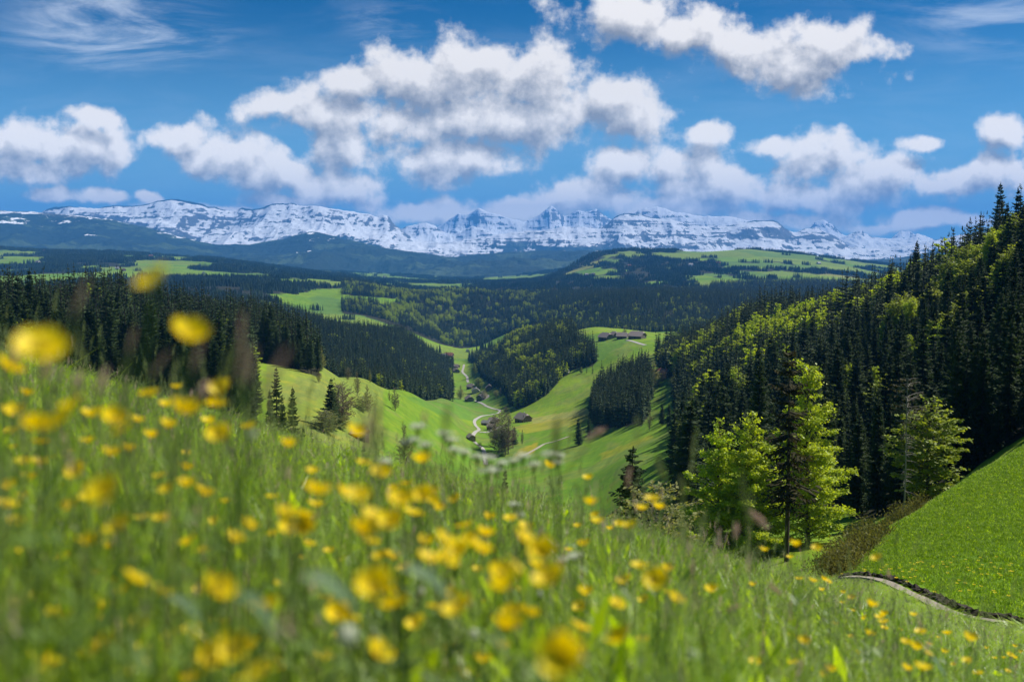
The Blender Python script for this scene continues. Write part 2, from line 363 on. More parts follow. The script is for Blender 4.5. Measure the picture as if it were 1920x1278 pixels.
# ------------------------------------------------------------------ ground sheet
def ground_material():
    m, t, b, o = mat('meadow_grass_and_forest_floor')
    at_ = t.new('ShaderNodeAttribute', attribute_name='tint'); fo = t.new('ShaderNodeAttribute', attribute_name='wood')
    gm = t.new('ShaderNodeNewGeometry'); P = gm.outputs['Position']
    n1 = t.noise(P, 0.012, 5, 0.6); n2 = t.noise(P, 0.11, 5, 0.65); n3 = t.noise(P, 1.6, 6, 0.7); n4 = t.noise(P, 14.0, 4, 0.7)
    f = t.math('MULTIPLY_ADD', t.math('SUBTRACT', n1, 0.5), 0.55, 1.0)
    f = t.math('MULTIPLY', f, t.math('MULTIPLY_ADD', t.math('SUBTRACT', n2, 0.5), 0.6, 1.0))
    f = t.math('MULTIPLY', f, t.math('MULTIPLY_ADD', t.math('SUBTRACT', n3, 0.5), 0.7, 1.0))
    f = t.math('MULTIPLY', f, t.math('MULTIPLY_ADD', t.math('SUBTRACT', n4, 0.5), 0.5, 1.0))
    n5 = t.noise(t.vmath('MULTIPLY', P, (0.012, 0.012, 0.55)), 1.0, 5, 0.65)
    f = t.math('MULTIPLY', f, t.math('MULTIPLY_ADD', t.math('SUBTRACT', n5, 0.5), 0.75, 1.0))
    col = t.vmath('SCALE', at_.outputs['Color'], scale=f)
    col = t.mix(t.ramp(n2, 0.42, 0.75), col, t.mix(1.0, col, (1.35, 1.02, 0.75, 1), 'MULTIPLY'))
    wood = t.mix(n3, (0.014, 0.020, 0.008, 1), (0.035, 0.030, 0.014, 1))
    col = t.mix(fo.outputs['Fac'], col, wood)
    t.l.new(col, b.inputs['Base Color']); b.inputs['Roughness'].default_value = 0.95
    b.inputs['Specular IOR Level'].default_value = 0.1
    bn = t.new('ShaderNodeBump'); bn.inputs['Strength'].default_value = 0.5; bn.inputs['Distance'].default_value = 0.12
    t.l.new(t.math('ADD', n3, t.math('MULTIPLY', n4, 0.3)), bn.inputs['Height']); t.l.new(bn.outputs[0], b.inputs['Normal'])
    return m
def polys_tint(px, py, y, x):
    base = np.tile(np.array([0.118, 0.213, 0.012]), px.shape + (1,))
    n = fbm(x / 160, y / 160, 40, 3)[..., None]
    base = base * (1 + 0.25 * n) + np.array([0.03, 0.0, 0.0]) * n
    def paint(mask, c, a=1.0):
        k = (mask * a)[..., None]; base[:] = base * (1 - k) + np.array(c) * k
    mid = (y > 500) & (y < 1700)
    paint(inpoly(px, py, [(960,800),(1175,762),(1175,780),(985,812)]) & mid, (0.27, 0.24, 0.02), 0.6)
    paint(inpoly(px, py, [(990,785),(1175,752),(1176,762),(1000,795)]) & mid, (0.33, 0.29, 0.10), 0.5)
    paint(inpoly(px, py, [(972,842),(1010,828),(1000,850),(960,862)]) & mid, (0.33, 0.27, 0.02), 0.6)
    paint(inpoly(px, py, [(1125,850),(1220,815),(1225,822),(1130,862)]) & mid, (0.25, 0.25, 0.02), 0.5)
    paint(inpoly(px, py, [(1180,600),(1040,640),(1090,700),(1180,640)]) & mid, (0.075, 0.17, 0.02), 0.8)
    paint(inpoly(px, py, [(830,745),(930,745),(935,775),(890,790),(820,775),(760,745)]) & mid, (0.08, 0.18, 0.022), 0.8)
    # patchwork of far fields
    cx = np.floor(x / 330 + 0.35 * fbm(x / 500, y / 500, 5, 2)); cy = np.floor(y / 430 + 0.35 * fbm(x / 400, y / 400, 6, 2)); h = hashn(cx, cy, 9)
    far = y > 2600
    paint(far & (h > 0.7), (0.14, 0.20, 0.03), 0.7); paint(far & (h < 0.2), (0.075, 0.15, 0.03), 0.7); paint(far & (h > 0.93), (0.21, 0.21, 0.06), 0.6)
    # straw tinted worn ground on the left meadow
    st = fbm(x / 22, y / 45, 47, 4)
    paint((px > 500) & (px < 720) & (y > 250) & (y < 900), (0.17, 0.18, 0.05), 0.45 * 1.0)
    paint((st > 0.15) & (y > 250) & (y < 2500), (0.15, 0.17, 0.05), 0.4)
    paint((px > 1560) & (y > 19) & (y < 130), (0.105, 0.205, 0.006), .9)
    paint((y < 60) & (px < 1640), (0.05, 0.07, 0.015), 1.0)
    return base
def build_ground():
    nu, nd = 620, 820
    uu = np.linspace(-0.80, 0.80, nu)
    yy = np.concatenate([np.linspace(-5, 5, 60)[:-1], np.exp(np.linspace(math.log(5), math.log(14000), nd - 59))])
    U, Y = np.meshgrid(uu, yy); X = U * (Y + 6.5)
    Z = ground(X, Y)
    V = np.stack([X, Y, Z], -1)
    px, py = proj(X, np.maximum(Y, 0.5), Z)
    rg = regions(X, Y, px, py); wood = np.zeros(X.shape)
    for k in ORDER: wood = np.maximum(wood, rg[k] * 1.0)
    tint = polys_tint(px, py, Y, X)
    n, k = X.shape; idx = np.arange(n * k).reshape(n, k)
    Q = np.stack([idx[:-1, :-1], idx[:-1, 1:], idx[1:, 1:], idx[1:, :-1]], -1).reshape(-1, 4)
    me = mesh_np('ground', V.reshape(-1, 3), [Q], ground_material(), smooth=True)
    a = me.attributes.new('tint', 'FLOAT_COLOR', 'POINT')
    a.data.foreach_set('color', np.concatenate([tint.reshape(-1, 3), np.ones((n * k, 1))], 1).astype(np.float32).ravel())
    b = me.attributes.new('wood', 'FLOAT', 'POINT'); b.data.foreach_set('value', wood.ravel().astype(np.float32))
    o = link('ground', me); tag(o, kind='structure', label='rolling green alpine valley floor and slopes')
build_ground()

# ------------------------------------------------------------------ mountains
def mountain_material(name, snow, rock_c=(0.10, 0.105, 0.11), wood_c=(0.010, 0.019, 0.012)):
    m, t, b, o = mat(name)
    gm = t.new('ShaderNodeNewGeometry'); P = gm.outputs['Position']
    sp = t.new('ShaderNodeSeparateXYZ'); t.l.new(P, sp.inputs[0]); nz_ = t.new('ShaderNodeSeparateXYZ'); t.l.new(gm.outputs['Normal'], nz_.inputs[0])
    sn = t.new('ShaderNodeAttribute', attribute_name='snow')
    nA = t.noise(P, 0.0011, 6, 0.62); nB = t.noise(P, 0.006, 6, 0.68)
    strat = t.noise(t.vmath('MULTIPLY', P, (0.0006, 0.0006, 0.011)), 1.0, 4, 0.6)
    gul = t.noise(t.vmath('MULTIPLY', P, (0.0062, 0.0009, 0.0012)), 1.0, 5, 0.7)
    # snow: cover attribute broken by strata ledges, gullies and steepness
    rk_ = t.new('ShaderNodeAttribute', attribute_name='rocky').outputs['Fac']
    k = t.math('MULTIPLY_ADD', t.math('SUBTRACT', strat, 0.5), t.math('MULTIPLY', rk_, 3.6), sn.outputs['Fac'])
    k = t.math('MULTIPLY_ADD', t.math('SUBTRACT', gul, 0.5), t.math('MULTIPLY', rk_, 2.8), k)
    k = t.math('MULTIPLY_ADD', t.math('SUBTRACT', nB, 0.5), 2.0, k)
    k = t.math('MULTIPLY_ADD', t.math('SUBTRACT', nz_.outputs[2], 0.86), 3.2, k)
    sf = t.ramp(k, 0.40, 0.58)
    fld = t.ramp(t.math('ADD', nA, t.math('MULTIPLY', nB, 0.35)), 0.70, 0.78)
    low = t.mix(t.math('MULTIPLY', fld, 0.8), t.mix(nB, (*wood_c, 1), (wood_c[0]*1.7, wood_c[1]*1.6, wood_c[2]*1.4, 1)), (0.055, 0.085, 0.035, 1))
    rk = t.mix(nB, (rock_c[0]*0.6, rock_c[1]*0.6, rock_c[2]*0.65, 1), (rock_c[0]*1.6, rock_c[1]*1.55, rock_c[2]*1.5, 1))
    base = t.mix(t.ramp(t.math('MULTIPLY_ADD', nB, 0.6, sn.outputs['Fac']), 0.35, 0.75), low, rk)
    col = t.mix(sf, base, (0.86, 0.88, 0.92, 1))
    t.l.new(col, b.inputs['Base Color']); b.inputs['Roughness'].default_value = 0.85; b.inputs['Specular IOR Level'].default_value = 0.1
    bn = t.new('ShaderNodeBump'); bn.inputs['Strength'].default_value = 0.6; bn.inputs['Distance'].default_value = 60
    t.l.new(t.math('ADD', nB, gul), bn.inputs['Height']); t.l.new(bn.outputs[0], b.inputs['Normal'])
    return m
def mountain(name, crest, D0, D1, base, snowpy, mt, relief, seed, nu=1500, nt=110, label='', face=1.25, xr=(-700, 2700), rocky=(1,) * 12, extra=0.0):
    """a range whose crest stands at distance D1 and whose near foot is at D0; snowpy: snow line height per column"""
    pxs = np.linspace(xr[0], xr[1], nu)
    cp = np.interp(pxs, [c[0] for c in crest], [c[1] for c in crest]); cp = np.convolve(np.pad(cp, 3, mode='edge'), np.ones(7) / 7, 'valid') + 1.6 * fbm(pxs / 14, pxs * 0, seed + 1, 4) * (relief > 350)
    spy = np.interp(pxs, [c[0] for c in snowpy], [c[1] for c in snowpy])
    u, s = us(pxs, cp); _, ss = us(pxs, spy)
    t = np.concatenate([np.linspace(0, 1, nt), np.linspace(1, 1.25, 14)[1:]])
    T, Uu = np.meshgrid(t, u, indexing='ij')
    Dc = D1 * (1 + 0.03 * fbm(u * 9, u * 0, seed + 7, 2))
    Dist = D0 + np.minimum(T, 1.3) * (Dc[None] - D0); X = Uu * Dist; Y = Dist
    zc = (s * Dc)[None]
    prof = np.where(T <= 1, T ** face, 1 - (T - 1) * 1.6)
    env = np.sin(np.clip(T, 0, 1) * math.pi) ** 0.8
    rd = ridged(X / 1700 + 0.3 * fbm(X / 3000, Y / 3000, seed, 2), Y / 3000, seed, 6) - 0.55
    rd2 = ridged(X / 700, Y / 1500, seed + 30, 5) - 0.55
    wall = sstep(0.72, 0.80, T + 0.10 * fbm(X / 1800, Y * 0, seed + 3, 3)) - sstep(0.72, 0.80, 0.0 * T + 0.7)
    prof2 = np.where(T <= 1, 0.80 * prof + 0.20 * sstep(0.62, 0.97, T + 0.12 * fbm(X / 1500, Y / 9000, seed + 4, 4)) , prof)
    prof2 = np.where(T <= 1, prof2 / np.maximum(prof2[nt - 1][None], 0.5), prof)
    Z = base + (zc - base) * prof2 + relief * env * (rd + 0.45 * rd2) + 18 * fbm(X / 160, Y / 160, seed + 9, 3) * sstep(0.5, 1, T)
    # never let spurs rise over the skyline as seen down the valley
    Z = np.where(T < 1, np.minimum(Z, (s[None] - 0.0008) * Dist), Z)
    pz = (ss[None] * Dc[None])
    sn = 0.5 + (Z - pz) / 330.0
    rim = np.interp(px_b := np.broadcast_to(pxs[None], X.shape), *RIM) * sstep(.955, .985, T + .02 * fbm(X / 500, Y * 0, seed + 77, 3)) * (nu == 1500) * (D1 == 23500); sn = np.clip(sn, -1.2, .66 + extra) - 1.3 * rim - np.interp(pxs, [1100, 1180, 1560, 1640], [0, .16, .16, 0])[None] * (D1 == 23500) + .35 * fbm(X / 2600, Y / 1400, seed + 50, 4)
    n, k = X.shape; idx = np.arange(n * k).reshape(n, k)
    Q = np.stack([idx[:-1, :-1], idx[:-1, 1:], idx[1:, 1:], idx[1:, :-1]], -1).reshape(-1, 4)
    me = mesh_np(name, np.stack([X, Y, Z], -1).reshape(-1, 3), [Q], mt, smooth=True)
    rc = np.interp(px_c := np.broadcast_to(pxs[None], X.shape), [-700, 60, 250, 420, 560, 720, 900, 1150, 1300, 1560, 1700, 2700], rocky) * (1 + .6 * fbm(X / 2200, Y / 1500, seed + 70, 3)); a = me.attributes.new('rocky', 'FLOAT', 'POINT'); a.data.foreach_set('value', np.clip(rc, .15, 1.6).ravel().astype(np.float32))
    a = me.attributes.new('snow', 'FLOAT', 'POINT'); a.data.foreach_set('value', sn.ravel().astype(np.float32))
    tag(link(name, me), kind='structure', label=label)
RIM = ([85, 95, 135, 150, 185, 205, 285, 300, 415, 430, 446, 452, 545, 560, 1150, 1160, 1225, 1240, 1395, 1405, 1468, 1480], [0, 1, 1, 0, 0, .8, .8, 1, 1, 0, 0, 1, 1, 0, 0, 1, 1, 0, 0, 1, 1, 0])
MSNOW = mountain_material('snow_and_rock', True); MFOOT = mountain_material('forested_foothills', False)
FOOT = [(-700,405),(-200,398),(0,394),(60,397),(90,400),(150,404),(212,412),(270,425),(330,441),(400,459),(470,458),(530,448),(560,440),(585,433),(612,440),(660,452),(720,464),(790,474),(850,482),(930,474),(1010,470),(1100,470),(1180,478),(1260,484),(1400,484),(1500,486),(1600,490),(1680,484),(1760,470),(1900,450),(2200,430),(2700,430)]
SNOW = [(-700,420),(-100,420),(60,406),(90,391),(105,387),(120,389),(135,385),(150,390),(190,390),(215,385),(250,387),(290,379),(305,375),(322,373),(345,376),(380,384),(410,391),(440,396),(448,390),(458,389),(466,393),(485,390),(505,385),(525,382),(548,381),(560,385),(600,388),(640,393),(665,397),(690,400),(712,409),(718,402),(727,402),(731,412),(745,425),(765,441),(790,452),(840,456),(880,448),(925,440),(960,436),(1000,432),(1040,430),(1055,424),(1070,427),(1090,424),(1110,428),(1130,427),(1140,420),(1150,408),(1165,400),(1200,402),(1225,408),(1260,412),(1290,420),(1330,424),(1360,424),(1385,419),(1405,415),(1425,413),(1450,414),(1465,420),(1472,428),(1490,438),(1498,432),(1512,428),(1535,427),(1550,436),(1575,448),(1592,462),(1640,466),(1700,460),(1740,452),(1790,443),(1840,436),(1900,430),(2100,425),(2700,440)]
SECOND = [(-700,470),(640,475),(735,440),(760,426),(785,419),(800,418),(818,426),(835,436),(850,440),(865,434),(885,424),(905,428),(925,436),(960,445),(1100,440),(1150,414),(1185,398),(1205,391),(1230,387),(1250,391),(1262,398),(1285,399),(1310,404),(1345,406),(1370,406),(1395,412),(1430,425),(1500,446),(1560,450),(1590,440),(1615,432),(1640,446),(1700,448),(1720,438),(1745,446),(1800,470),(2700,480)]
FAR = [(-700,500),(740,462),(800,438),(838,415),(860,400),(878,402),(898,390),(914,397),(930,401),(950,409),(985,415),(1012,402),(1033,384),(1043,392),(1058,405),(1070,401),(1086,393),(1100,398),(1118,391),(1134,404),(1158,420),(1200,442),(1500,450),(1530,416),(1545,412),(1560,420),(1580,440),(1670,448),(1690,432),(1705,434),(1725,446),(1800,470),(2700,500)]
mountain('forested_foothills', FOOT, 10500, 16000, -400, [(-700,385),(0,392),(250,404),(330,410),(585,420),(700,410),(2700,380)], MFOOT, 330, 100, nt=120, label='blue wooded foothills below the snowy range', face=1.1)
mountain('snowy_mountain_range', SNOW, 19800, 23500, -300, [(-700,428),(0,404),(210,410),(260,424),(330,440),(400,458),(480,458),(560,446),(640,440),(700,450),(760,470),(840,475),(900,462),(960,452),(1080,455),(1160,462),(1210,478),(1300,474),(1420,476),(1500,472),(1600,478),(1700,470),(1850,450),(2700,450)], MSNOW, 420, 200, nt=150, label='long snow covered limestone range on the skyline', face=1.0, rocky=(.9, .8, .75, .6, .35, .5, .9, 1.1, 1.0, 1.1, .8, .8))
mountain('snowy_mountain_range', SECOND, 24500, 27000, -200, [(-700,520),(2700,520)], MSNOW, 380, 300, nt=60, label='smaller white peaks in the gap behind the snowy range', face=1.0, xr=(600, 1900), rocky=(.75,) * 12, extra=.1)
mountain('far_snow_peaks', FAR, 27800, 30500, -200, [(-700,520),(2700,520)], MSNOW, 450, 400, nt=60, label='pale high snow peaks far behind the main range', face=1.0, xr=(760, 1850), rocky=(.7,) * 12, extra=.22)

# ------------------------------------------------------------------ tree prototypes
M_BARK = simple('spruce_bark', (0.055, 0.042, 0.032), 0.9, 0.4, 2.0)
M_GREYBARK = simple('grey_bark', (0.22, 0.20, 0.18), 0.9, 0.35, 2.0)
M_BEECHBARK = simple('beech_bark', (0.07, 0.06, 0.05), 0.85, 0.3, 2.0)
M_NEEDLE = leafy('spruce_needles', (0.017, 0.037, 0.014), (0.062, 0.092, 0.026), 0.2, 0.7, 0.12, 0.25, (1.2, 1.3, 0.6))
M_BEECH = leafy('young_beech_leaves', (0.26, 0.39, 0.012), (0.42, 0.50, 0.03), 0.5, 0.5, 0.3, 0.25)
M_BEECH2 = leafy('fresh_broad_leaves', (0.12, 0.19, 0.02), (0.30, 0.36, 0.04), 0.45, 0.55, 0.25, 0.2)
M_BUD = leafy('budding_brown_twigs', (0.105, 0.082, 0.045), (0.17, 0.145, 0.07), 0.25, 0.8, 0.1, 0.3, (1.1, 1.0, 0.7))
M_PALE = leafy('pale_spring_leaves', (0.16, 0.19, 0.06), (0.28, 0.28, 0.10), 0.4, 0.7, 0.2, 0.3)
M_BUSHL = leafy('willow_scrub_leaves', (0.10, 0.12, 0.025), (0.19, 0.18, 0.06), 0.35, 0.7, 0.2, 0.4)
M_DEADN = leafy('thinning_brownish_needles', (0.035, 0.032, 0.014), (0.07, 0.065, 0.028), 0.2, 0.8, 0.1, 0.3, (1.1, 1.0, 0.6))

def spruce(seed, H=28, rad=3.4, start=0.08, hi=True, ragged=0.25, fill=1.0, power=0.85, droop=0.45):
    g = np.random.default_rng(seed); tr = MB(); cr = MB()
    lean = g.normal(0, 0.25, 2)
    tz = np.linspace(0, H, 9); path = np.c_[lean[0] * (tz / H)**2, lean[1] * (tz / H)**2, tz]
    path[0, 2] = -2.0
    tr.tube(path, 0.012 * H * (1 - tz / H * 0.96) + 0.02, 6 if hi else 4)
    nw = int((34 if hi else 15) * fill * (1 - start)); P = []; T3 = []
    for i in range(nw):
        f = start + (1 - start) * (i + g.uniform(-.4, .4)) / nw; f = min(max(f, start), 0.992)
        g0 = (f - start) / (1 - start)
        r = rad * ((1 - g0) ** power) * min(1, 0.55 + g0 * 3) + 0.18
        k = g.integers(7, 10) if hi else g.integers(5, 8)
        if g0 > 0.9: k = 5
        a0 = g.uniform(0, 6.28)
        for j in range(k):
            rr = r * g.uniform(1 - ragged * 1.6, 1 + ragged)
            if g.random() < 0.06 * (2 - fill): continue
            a = a0 + j * 6.283 / k + g.normal(0, .18); z0 = f * H + g.normal(0, H * 0.006)
            ca, sa = math.cos(a), math.sin(a)
            dr = droop * (1 - g0 * 1.3); tipz = z0 - rr * dr * 0.9 + rr * 0.10
            n = (5 if hi else 2)
            tt = np.linspace(0.08, 1, n + 1)
            rx = rr * tt; zz = z0 - rr * dr * np.sin(tt * 1.7) + 0.22 * rr * tt**3
            w = (0.30 if hi else 0.42) * rr * (1 - tt * 0.75) * g.uniform(.8, 1.25) + 0.10
            ctr = np.c_[rx * ca, rx * sa, zz]; side = np.array([-sa, ca, 0])
            if hi:
                # feathery side twigs, hanging
                for q in range(n + 1):
                    for sgn in (-1, 1):
                        L = w[q] * g.uniform(.9, 1.6) + .12
                        p0 = ctr[q]; dirv = side * sgn * L * .85 + np.array([ca, sa, 0]) * L * .55 + np.array([0, 0, -L * g.uniform(.05, .5)])
                        wd = np.array([ca, sa, 0]) * (0.16 * rr / 2 + .10) * g.uniform(.7, 1.2)
                        hang = np.array([0, 0, -g.uniform(.10, .38)])
                        P.append([p0 - wd * .6, p0 + wd * .9, p0 + dirv + wd * .25 + hang * .3, p0 + dirv * .92 - wd * .35 + hang])
                P.append([ctr[-2] - side * .10, ctr[-2] + side * .10, ctr[-1] + side * .03 + np.array([ca, sa, 0]) * .2, ctr[-1] - side * .03])
                # curtain below the bough
                h = g.uniform(.25, .7)
                P.append([ctr[1], ctr[3], ctr[3] + (0, 0, -h * .7), ctr[1] + (0, 0, -h)])
            else:
                e = w[1] * 1.15; dn = np.array([0, 0, -0.25 * e - .15])
                P.append([ctr[0], ctr[1] + side * e + dn, ctr[2], ctr[1] - side * e + dn])
                h = 0.16 * rr + .25
                P.append([ctr[0], ctr[2], ctr[2] + (0, 0, -h * .3), ctr[0] + (0, 0, -h * 1.4)])
    top = path[-1]; 
    for a in (0, 1.6, 3.1): 
        v = np.array([math.cos(a), math.sin(a), 0]) * .16
        P.append([top - v - (0, 0, 1.0), top + v - (0, 0, 1.0), top + v * .2 + (0, 0, .4), top - v * .2 + (0, 0, .4)])
    P = np.array(P); P[..., :2] += (lean[None, None] * (np.clip(P[..., 2:3], 0, H) / H)**2)
    cr.quads(P)
    return tr, cr
def broadleaf(seed, H=20, rad=5, hi=True, start=0.15, shape='egg', leaves=5000, size=0.34, flat=0.55, up=0.5, clump=1.0, holes=0.12):
    g = np.random.default_rng(seed); tr = MB(); cr = MB()
    tz = np.linspace(0, H * .97, 10); wob = g.normal(0, .12, (10, 2)).cumsum(0) * (H / 25)
    path = np.c_[wob, tz]; path[0, 2] = -1.5
    tr.tube(path, 0.014 * H * (1 - tz / H * .93), 7 if hi else 4)
    nb = int((150 if hi else 30)); B = []
    for i in range(nb):
        f = start + (1 - start) * ((i + g.uniform(0, 1)) / nb) ** 0.9
        g0 = (f - start) / (1 - start)
        if shape == 'egg': e = (math.sin(min(1, g0 * 1.05 + .18) * math.pi * .93) ** 0.75)
        elif shape == 'cone': e = (1 - g0) ** .62 * min(1, .5 + g0 * 3.0)
        else: e = math.sqrt(max(0, 1 - (2 * g0 - 1)**2)) * .92 + .08
        r = rad * max(e, .08) * g.uniform(.62, 1.22)
        if g.random() < holes: r *= .5
        a = i * 2.4 + g.normal(0, .4)
        z0 = f * H - up * r * .75; base = np.array([np.interp(z0, tz, path[:, 0]), np.interp(z0, tz, path[:, 1]), max(z0, H * start * .6)])
        tip = np.array([math.cos(a) * r, math.sin(a) * r, f * H + g.normal(0, .03 * H)]) + np.array([base[0], base[1], 0])
        mid = base * .5 + tip * .5 + np.array([0, 0, .12 * r])
        tt = np.linspace(0, 1, 6)[:, None]; pts = (1 - tt)**2 * base + 2 * tt * (1 - tt) * mid + tt**2 * tip
        if hi or i % 3 == 0: tr.tube(pts, np.linspace(.0035 * H * .8, .015, 6), 4 if hi else 3, cap=False)
        B.append((pts, r))
    wts = np.array([b[1] for b in B]); wts = wts ** 1.7; wts /= wts.sum()
    bi = g.choice(len(B), leaves, p=wts)
    # sprays: leaf cards gather round twigs off each branch
    t_ = g.beta(2.3, 1.15, leaves); pts = np.array([b[0] for b in B]); rr = np.array([b[1] for b in B])[bi]
    x = t_ * 5; i0 = np.minimum(x.astype(int), 4); fr = (x - i0)[:, None]
    ctr = pts[bi, i0] * (1 - fr) + pts[bi, i0 + 1] * fr
    tw = g.integers(0, 9, leaves); ph = hashn(bi * 31 + tw, tw, seed) * 2 - 1; ph2 = hashn(bi * 17, tw + 5, seed) * 2 - 1
    axis = pts[bi, 5] - pts[bi, 0]; axis /= np.linalg.norm(axis, axis=1)[:, None] + 1e-6
    sd_ = np.cross(axis, (0, 0, 1.0)); sd_ /= np.linalg.norm(sd_, axis=1)[:, None] + 1e-6
    spread = (.30 * rr + .35) * (1.15 - t_ * .75)
    along = g.uniform(0, 1, leaves)
    ctr = ctr + sd_ * (ph * spread * along)[:, None] * clump + np.c_[np.zeros(leaves), np.zeros(leaves), ph2 * spread * .30 * along - .10 * spread * along]
    ctr += g.normal(0, .22 * H / 20, (leaves, 3)) * [1, 1, .75]
    s = size * g.uniform(.55, 1.4, leaves)
    nrm = g.normal(0, 1, (leaves, 3)) * [flat, flat, flat]; nrm[:, 2] += .9; nrm /= np.linalg.norm(nrm, axis=1)[:, None]
    aa = np.cross(nrm, g.normal(0, 1, (leaves, 3))); aa /= np.linalg.norm(aa, axis=1)[:, None] + 1e-6; bb = np.cross(nrm, aa)
    aa *= s[:, None] * .5; bb *= s[:, None] * .34
    P = np.stack([ctr - aa, ctr - bb * .9 + aa * .1, ctr + aa, ctr + bb * 1.1 + aa * .05], 1)
    cr.quads(P)
    return tr, cr
def scrub(seed, H=3.0, rad=2.0, stems=60, leaves=1400):
    g = np.random.default_rng(seed); tr = MB(); cr = MB(); Q = []
    for i in range(stems):
        a = g.uniform(0, 6.28); r0 = g.uniform(0, .35) * rad; r1 = g.uniform(.2, 1) * rad; h = H * g.uniform(.5, 1) * (1 - .35 * (r1 / rad)**2)
        p0 = np.array([math.cos(a) * r0, math.sin(a) * r0, -.2]); p2 = np.array([math.cos(a) * r1, math.sin(a) * r1, h]); p1 = (p0 + p2) / 2 + (0, 0, .2 * h)
        tt = np.linspace(0, 1, 5)[:, None]; pts = (1 - tt)**2 * p0 + 2 * tt * (1 - tt) * p1 + tt**2 * p2
        tr.tube(pts, np.linspace(.03, .008, 5), 3, cap=False)
        n = leaves // stems; f = g.uniform(.25, 1, n)[:, None]; c = (1 - f)**2 * p0 + 2 * f * (1 - f) * p1 + f**2 * p2 + g.normal(0, .10 * rad, (n, 3))
        d1 = g.normal(0, 1, (n, 3)); d1[:, 2] += 1.2; d1 /= np.linalg.norm(d1, axis=1)[:, None]; d2 = np.cross(d1, g.normal(0, 1, (n, 3))); d2 /= np.linalg.norm(d2, axis=1)[:, None]
        s = g.uniform(.05, .13, n)[:, None]; Q.append(np.stack([c - d1 * s, c - d2 * s * .4, c + d1 * s, c + d2 * s * .4], 1))
    cr.quads(np.concatenate(Q)); return tr, cr

PROTO = bpy.data.collections.new('plant_prototypes')     # never linked to the scene: only feeds the scatters
KINDS = {}                                               # kind -> list of (trunk mesh, crown mesh, H, joined object)
def regkind(kind, fn, mats, variants):
    L = []
    for i, kw in enumerate(variants):
        tr, cr = fn(**kw); tm = tr.mesh(kind + '_trunk', mats[0]); cm = cr.mesh(kind + '_crown', mats[1])
        j = MB(); 
        for src, mi in ((tr, 0), (cr, 1)):
            off = j.n
            for V in src.V: j.V.append(V)
            j.n += src.n
            for q in src.Q: j.Q.append(q + off); j.qm.append(np.full(len(q), mi))
            for q in src.T: j.T.append(q + off); j.tm.append(np.full(len(q), mi))
        jm = j.mesh(kind + '_whole', mats)
        L.append((tm, cm, kw['H'], jm))
    KINDS[kind] = L
regkind('spruce', spruce, (M_BARK, M_NEEDLE), [dict(seed=1, H=28, rad=3.3), dict(seed=2, H=30, rad=3.8, ragged=.32), dict(seed=3, H=26, rad=2.9, power=.95), dict(seed=4, H=28, rad=3.9, droop=.6, ragged=.35), dict(seed=5, H=27, rad=3.1, start=.2, ragged=.3)])
regkind('spruce_low', spruce, (M_BARK, M_NEEDLE), [dict(seed=11, H=28, rad=3.4, hi=False), dict(seed=12, H=30, rad=3.7, hi=False, ragged=.35), dict(seed=13, H=25, rad=3.0, hi=False), dict(seed=14, H=27, rad=3.9, hi=False, droop=.6)])
regkind('thin_spruce', spruce, (M_BARK, M_DEADN), [dict(seed=21, H=30, rad=2.9, start=.30, ragged=.6, fill=.75, power=.55, droop=.75)])
regkind('beech', broadleaf, (M_BEECHBARK, M_BEECH), [dict(seed=31, H=24, rad=5.2, start=.06, shape='egg', leaves=26000, size=.34), dict(seed=32, H=20, rad=6.6, start=.03, shape='cone', leaves=26000, size=.34), dict(seed=33, H=19, rad=6.4, start=.04, shape='cone', leaves=22000, size=.34)])
regkind('broadleaf', broadleaf, (M_BEECHBARK, M_BEECH2), [dict(seed=41, H=18, rad=4.6, shape='round', leaves=6500, size=.5), dict(seed=42, H=19, rad=5.0, shape='egg', leaves=6500, size=.5)])
regkind('beech_low', broadleaf, (M_BEECHBARK, M_BEECH), [dict(seed=51, H=19, rad=4.8, shape='round', leaves=1300, size=1.05, hi=False, flat=.9), dict(seed=52, H=20, rad=4.4, shape='egg', leaves=1300, size=1.0, hi=False, flat=.9)])
regkind('broadleaf_low', broadleaf, (M_BEECHBARK, M_BEECH2), [dict(seed=61, H=18, rad=4.8, shape='round', leaves=1100, size=1.1, hi=False, flat=.9)])
regkind('bare', broadleaf, (M_GREYBARK, M_BUD), [dict(seed=71, H=17, rad=3.6, shape='egg', leaves=3600, size=.32, holes=.2, up=.9), dict(seed=72, H=16, rad=4.6, shape='round', leaves=4600, size=.34, holes=.2, up=.9, start=.08)])
regkind('pale', broadleaf, (M_GREYBARK, M_PALE), [dict(seed=81, H=14, rad=3.0, shape='egg', leaves=3600, size=.36, up=.8, start=.1), dict(seed=82, H=10, rad=4.0, shape='round', leaves=3800, size=.36, start=.03)])
regkind('scrub', scrub, (M_BUD, M_BUSHL), [dict(seed=91, H=3.0, rad=1.9), dict(seed=92, H=2.4, rad=2.0)])
def patch():
    g = np.random.default_rng(5); P = []
    for i in range(22):
        x, y = g.uniform(-26, 26, 2); h = g.uniform(19, 29); r = g.uniform(3.2, 4.6); k = 5; a0 = g.uniform(0, 6)
        for lv in range(3):
            z0 = h * (lv * .29 - .05); z1 = z0 + h * .48; rr = r * (1 - lv * .28)
            for j in range(k):
                a, b = a0 + j * 6.283 / k + lv, a0 + (j + 1) * 6.283 / k + lv
                P.append([(x + rr * math.cos(a), y + rr * math.sin(a), z0 + g.uniform(-1, 1)), (x + rr * math.cos(b), y + rr * math.sin(b), z0 + g.uniform(-1, 1)), (x, y, z1)])
    m = MB(); m.tris(P); return m.mesh('far_wood_patch', [M_NEEDLE])
KINDS['patch'] = [(None, None, 25, patch())]

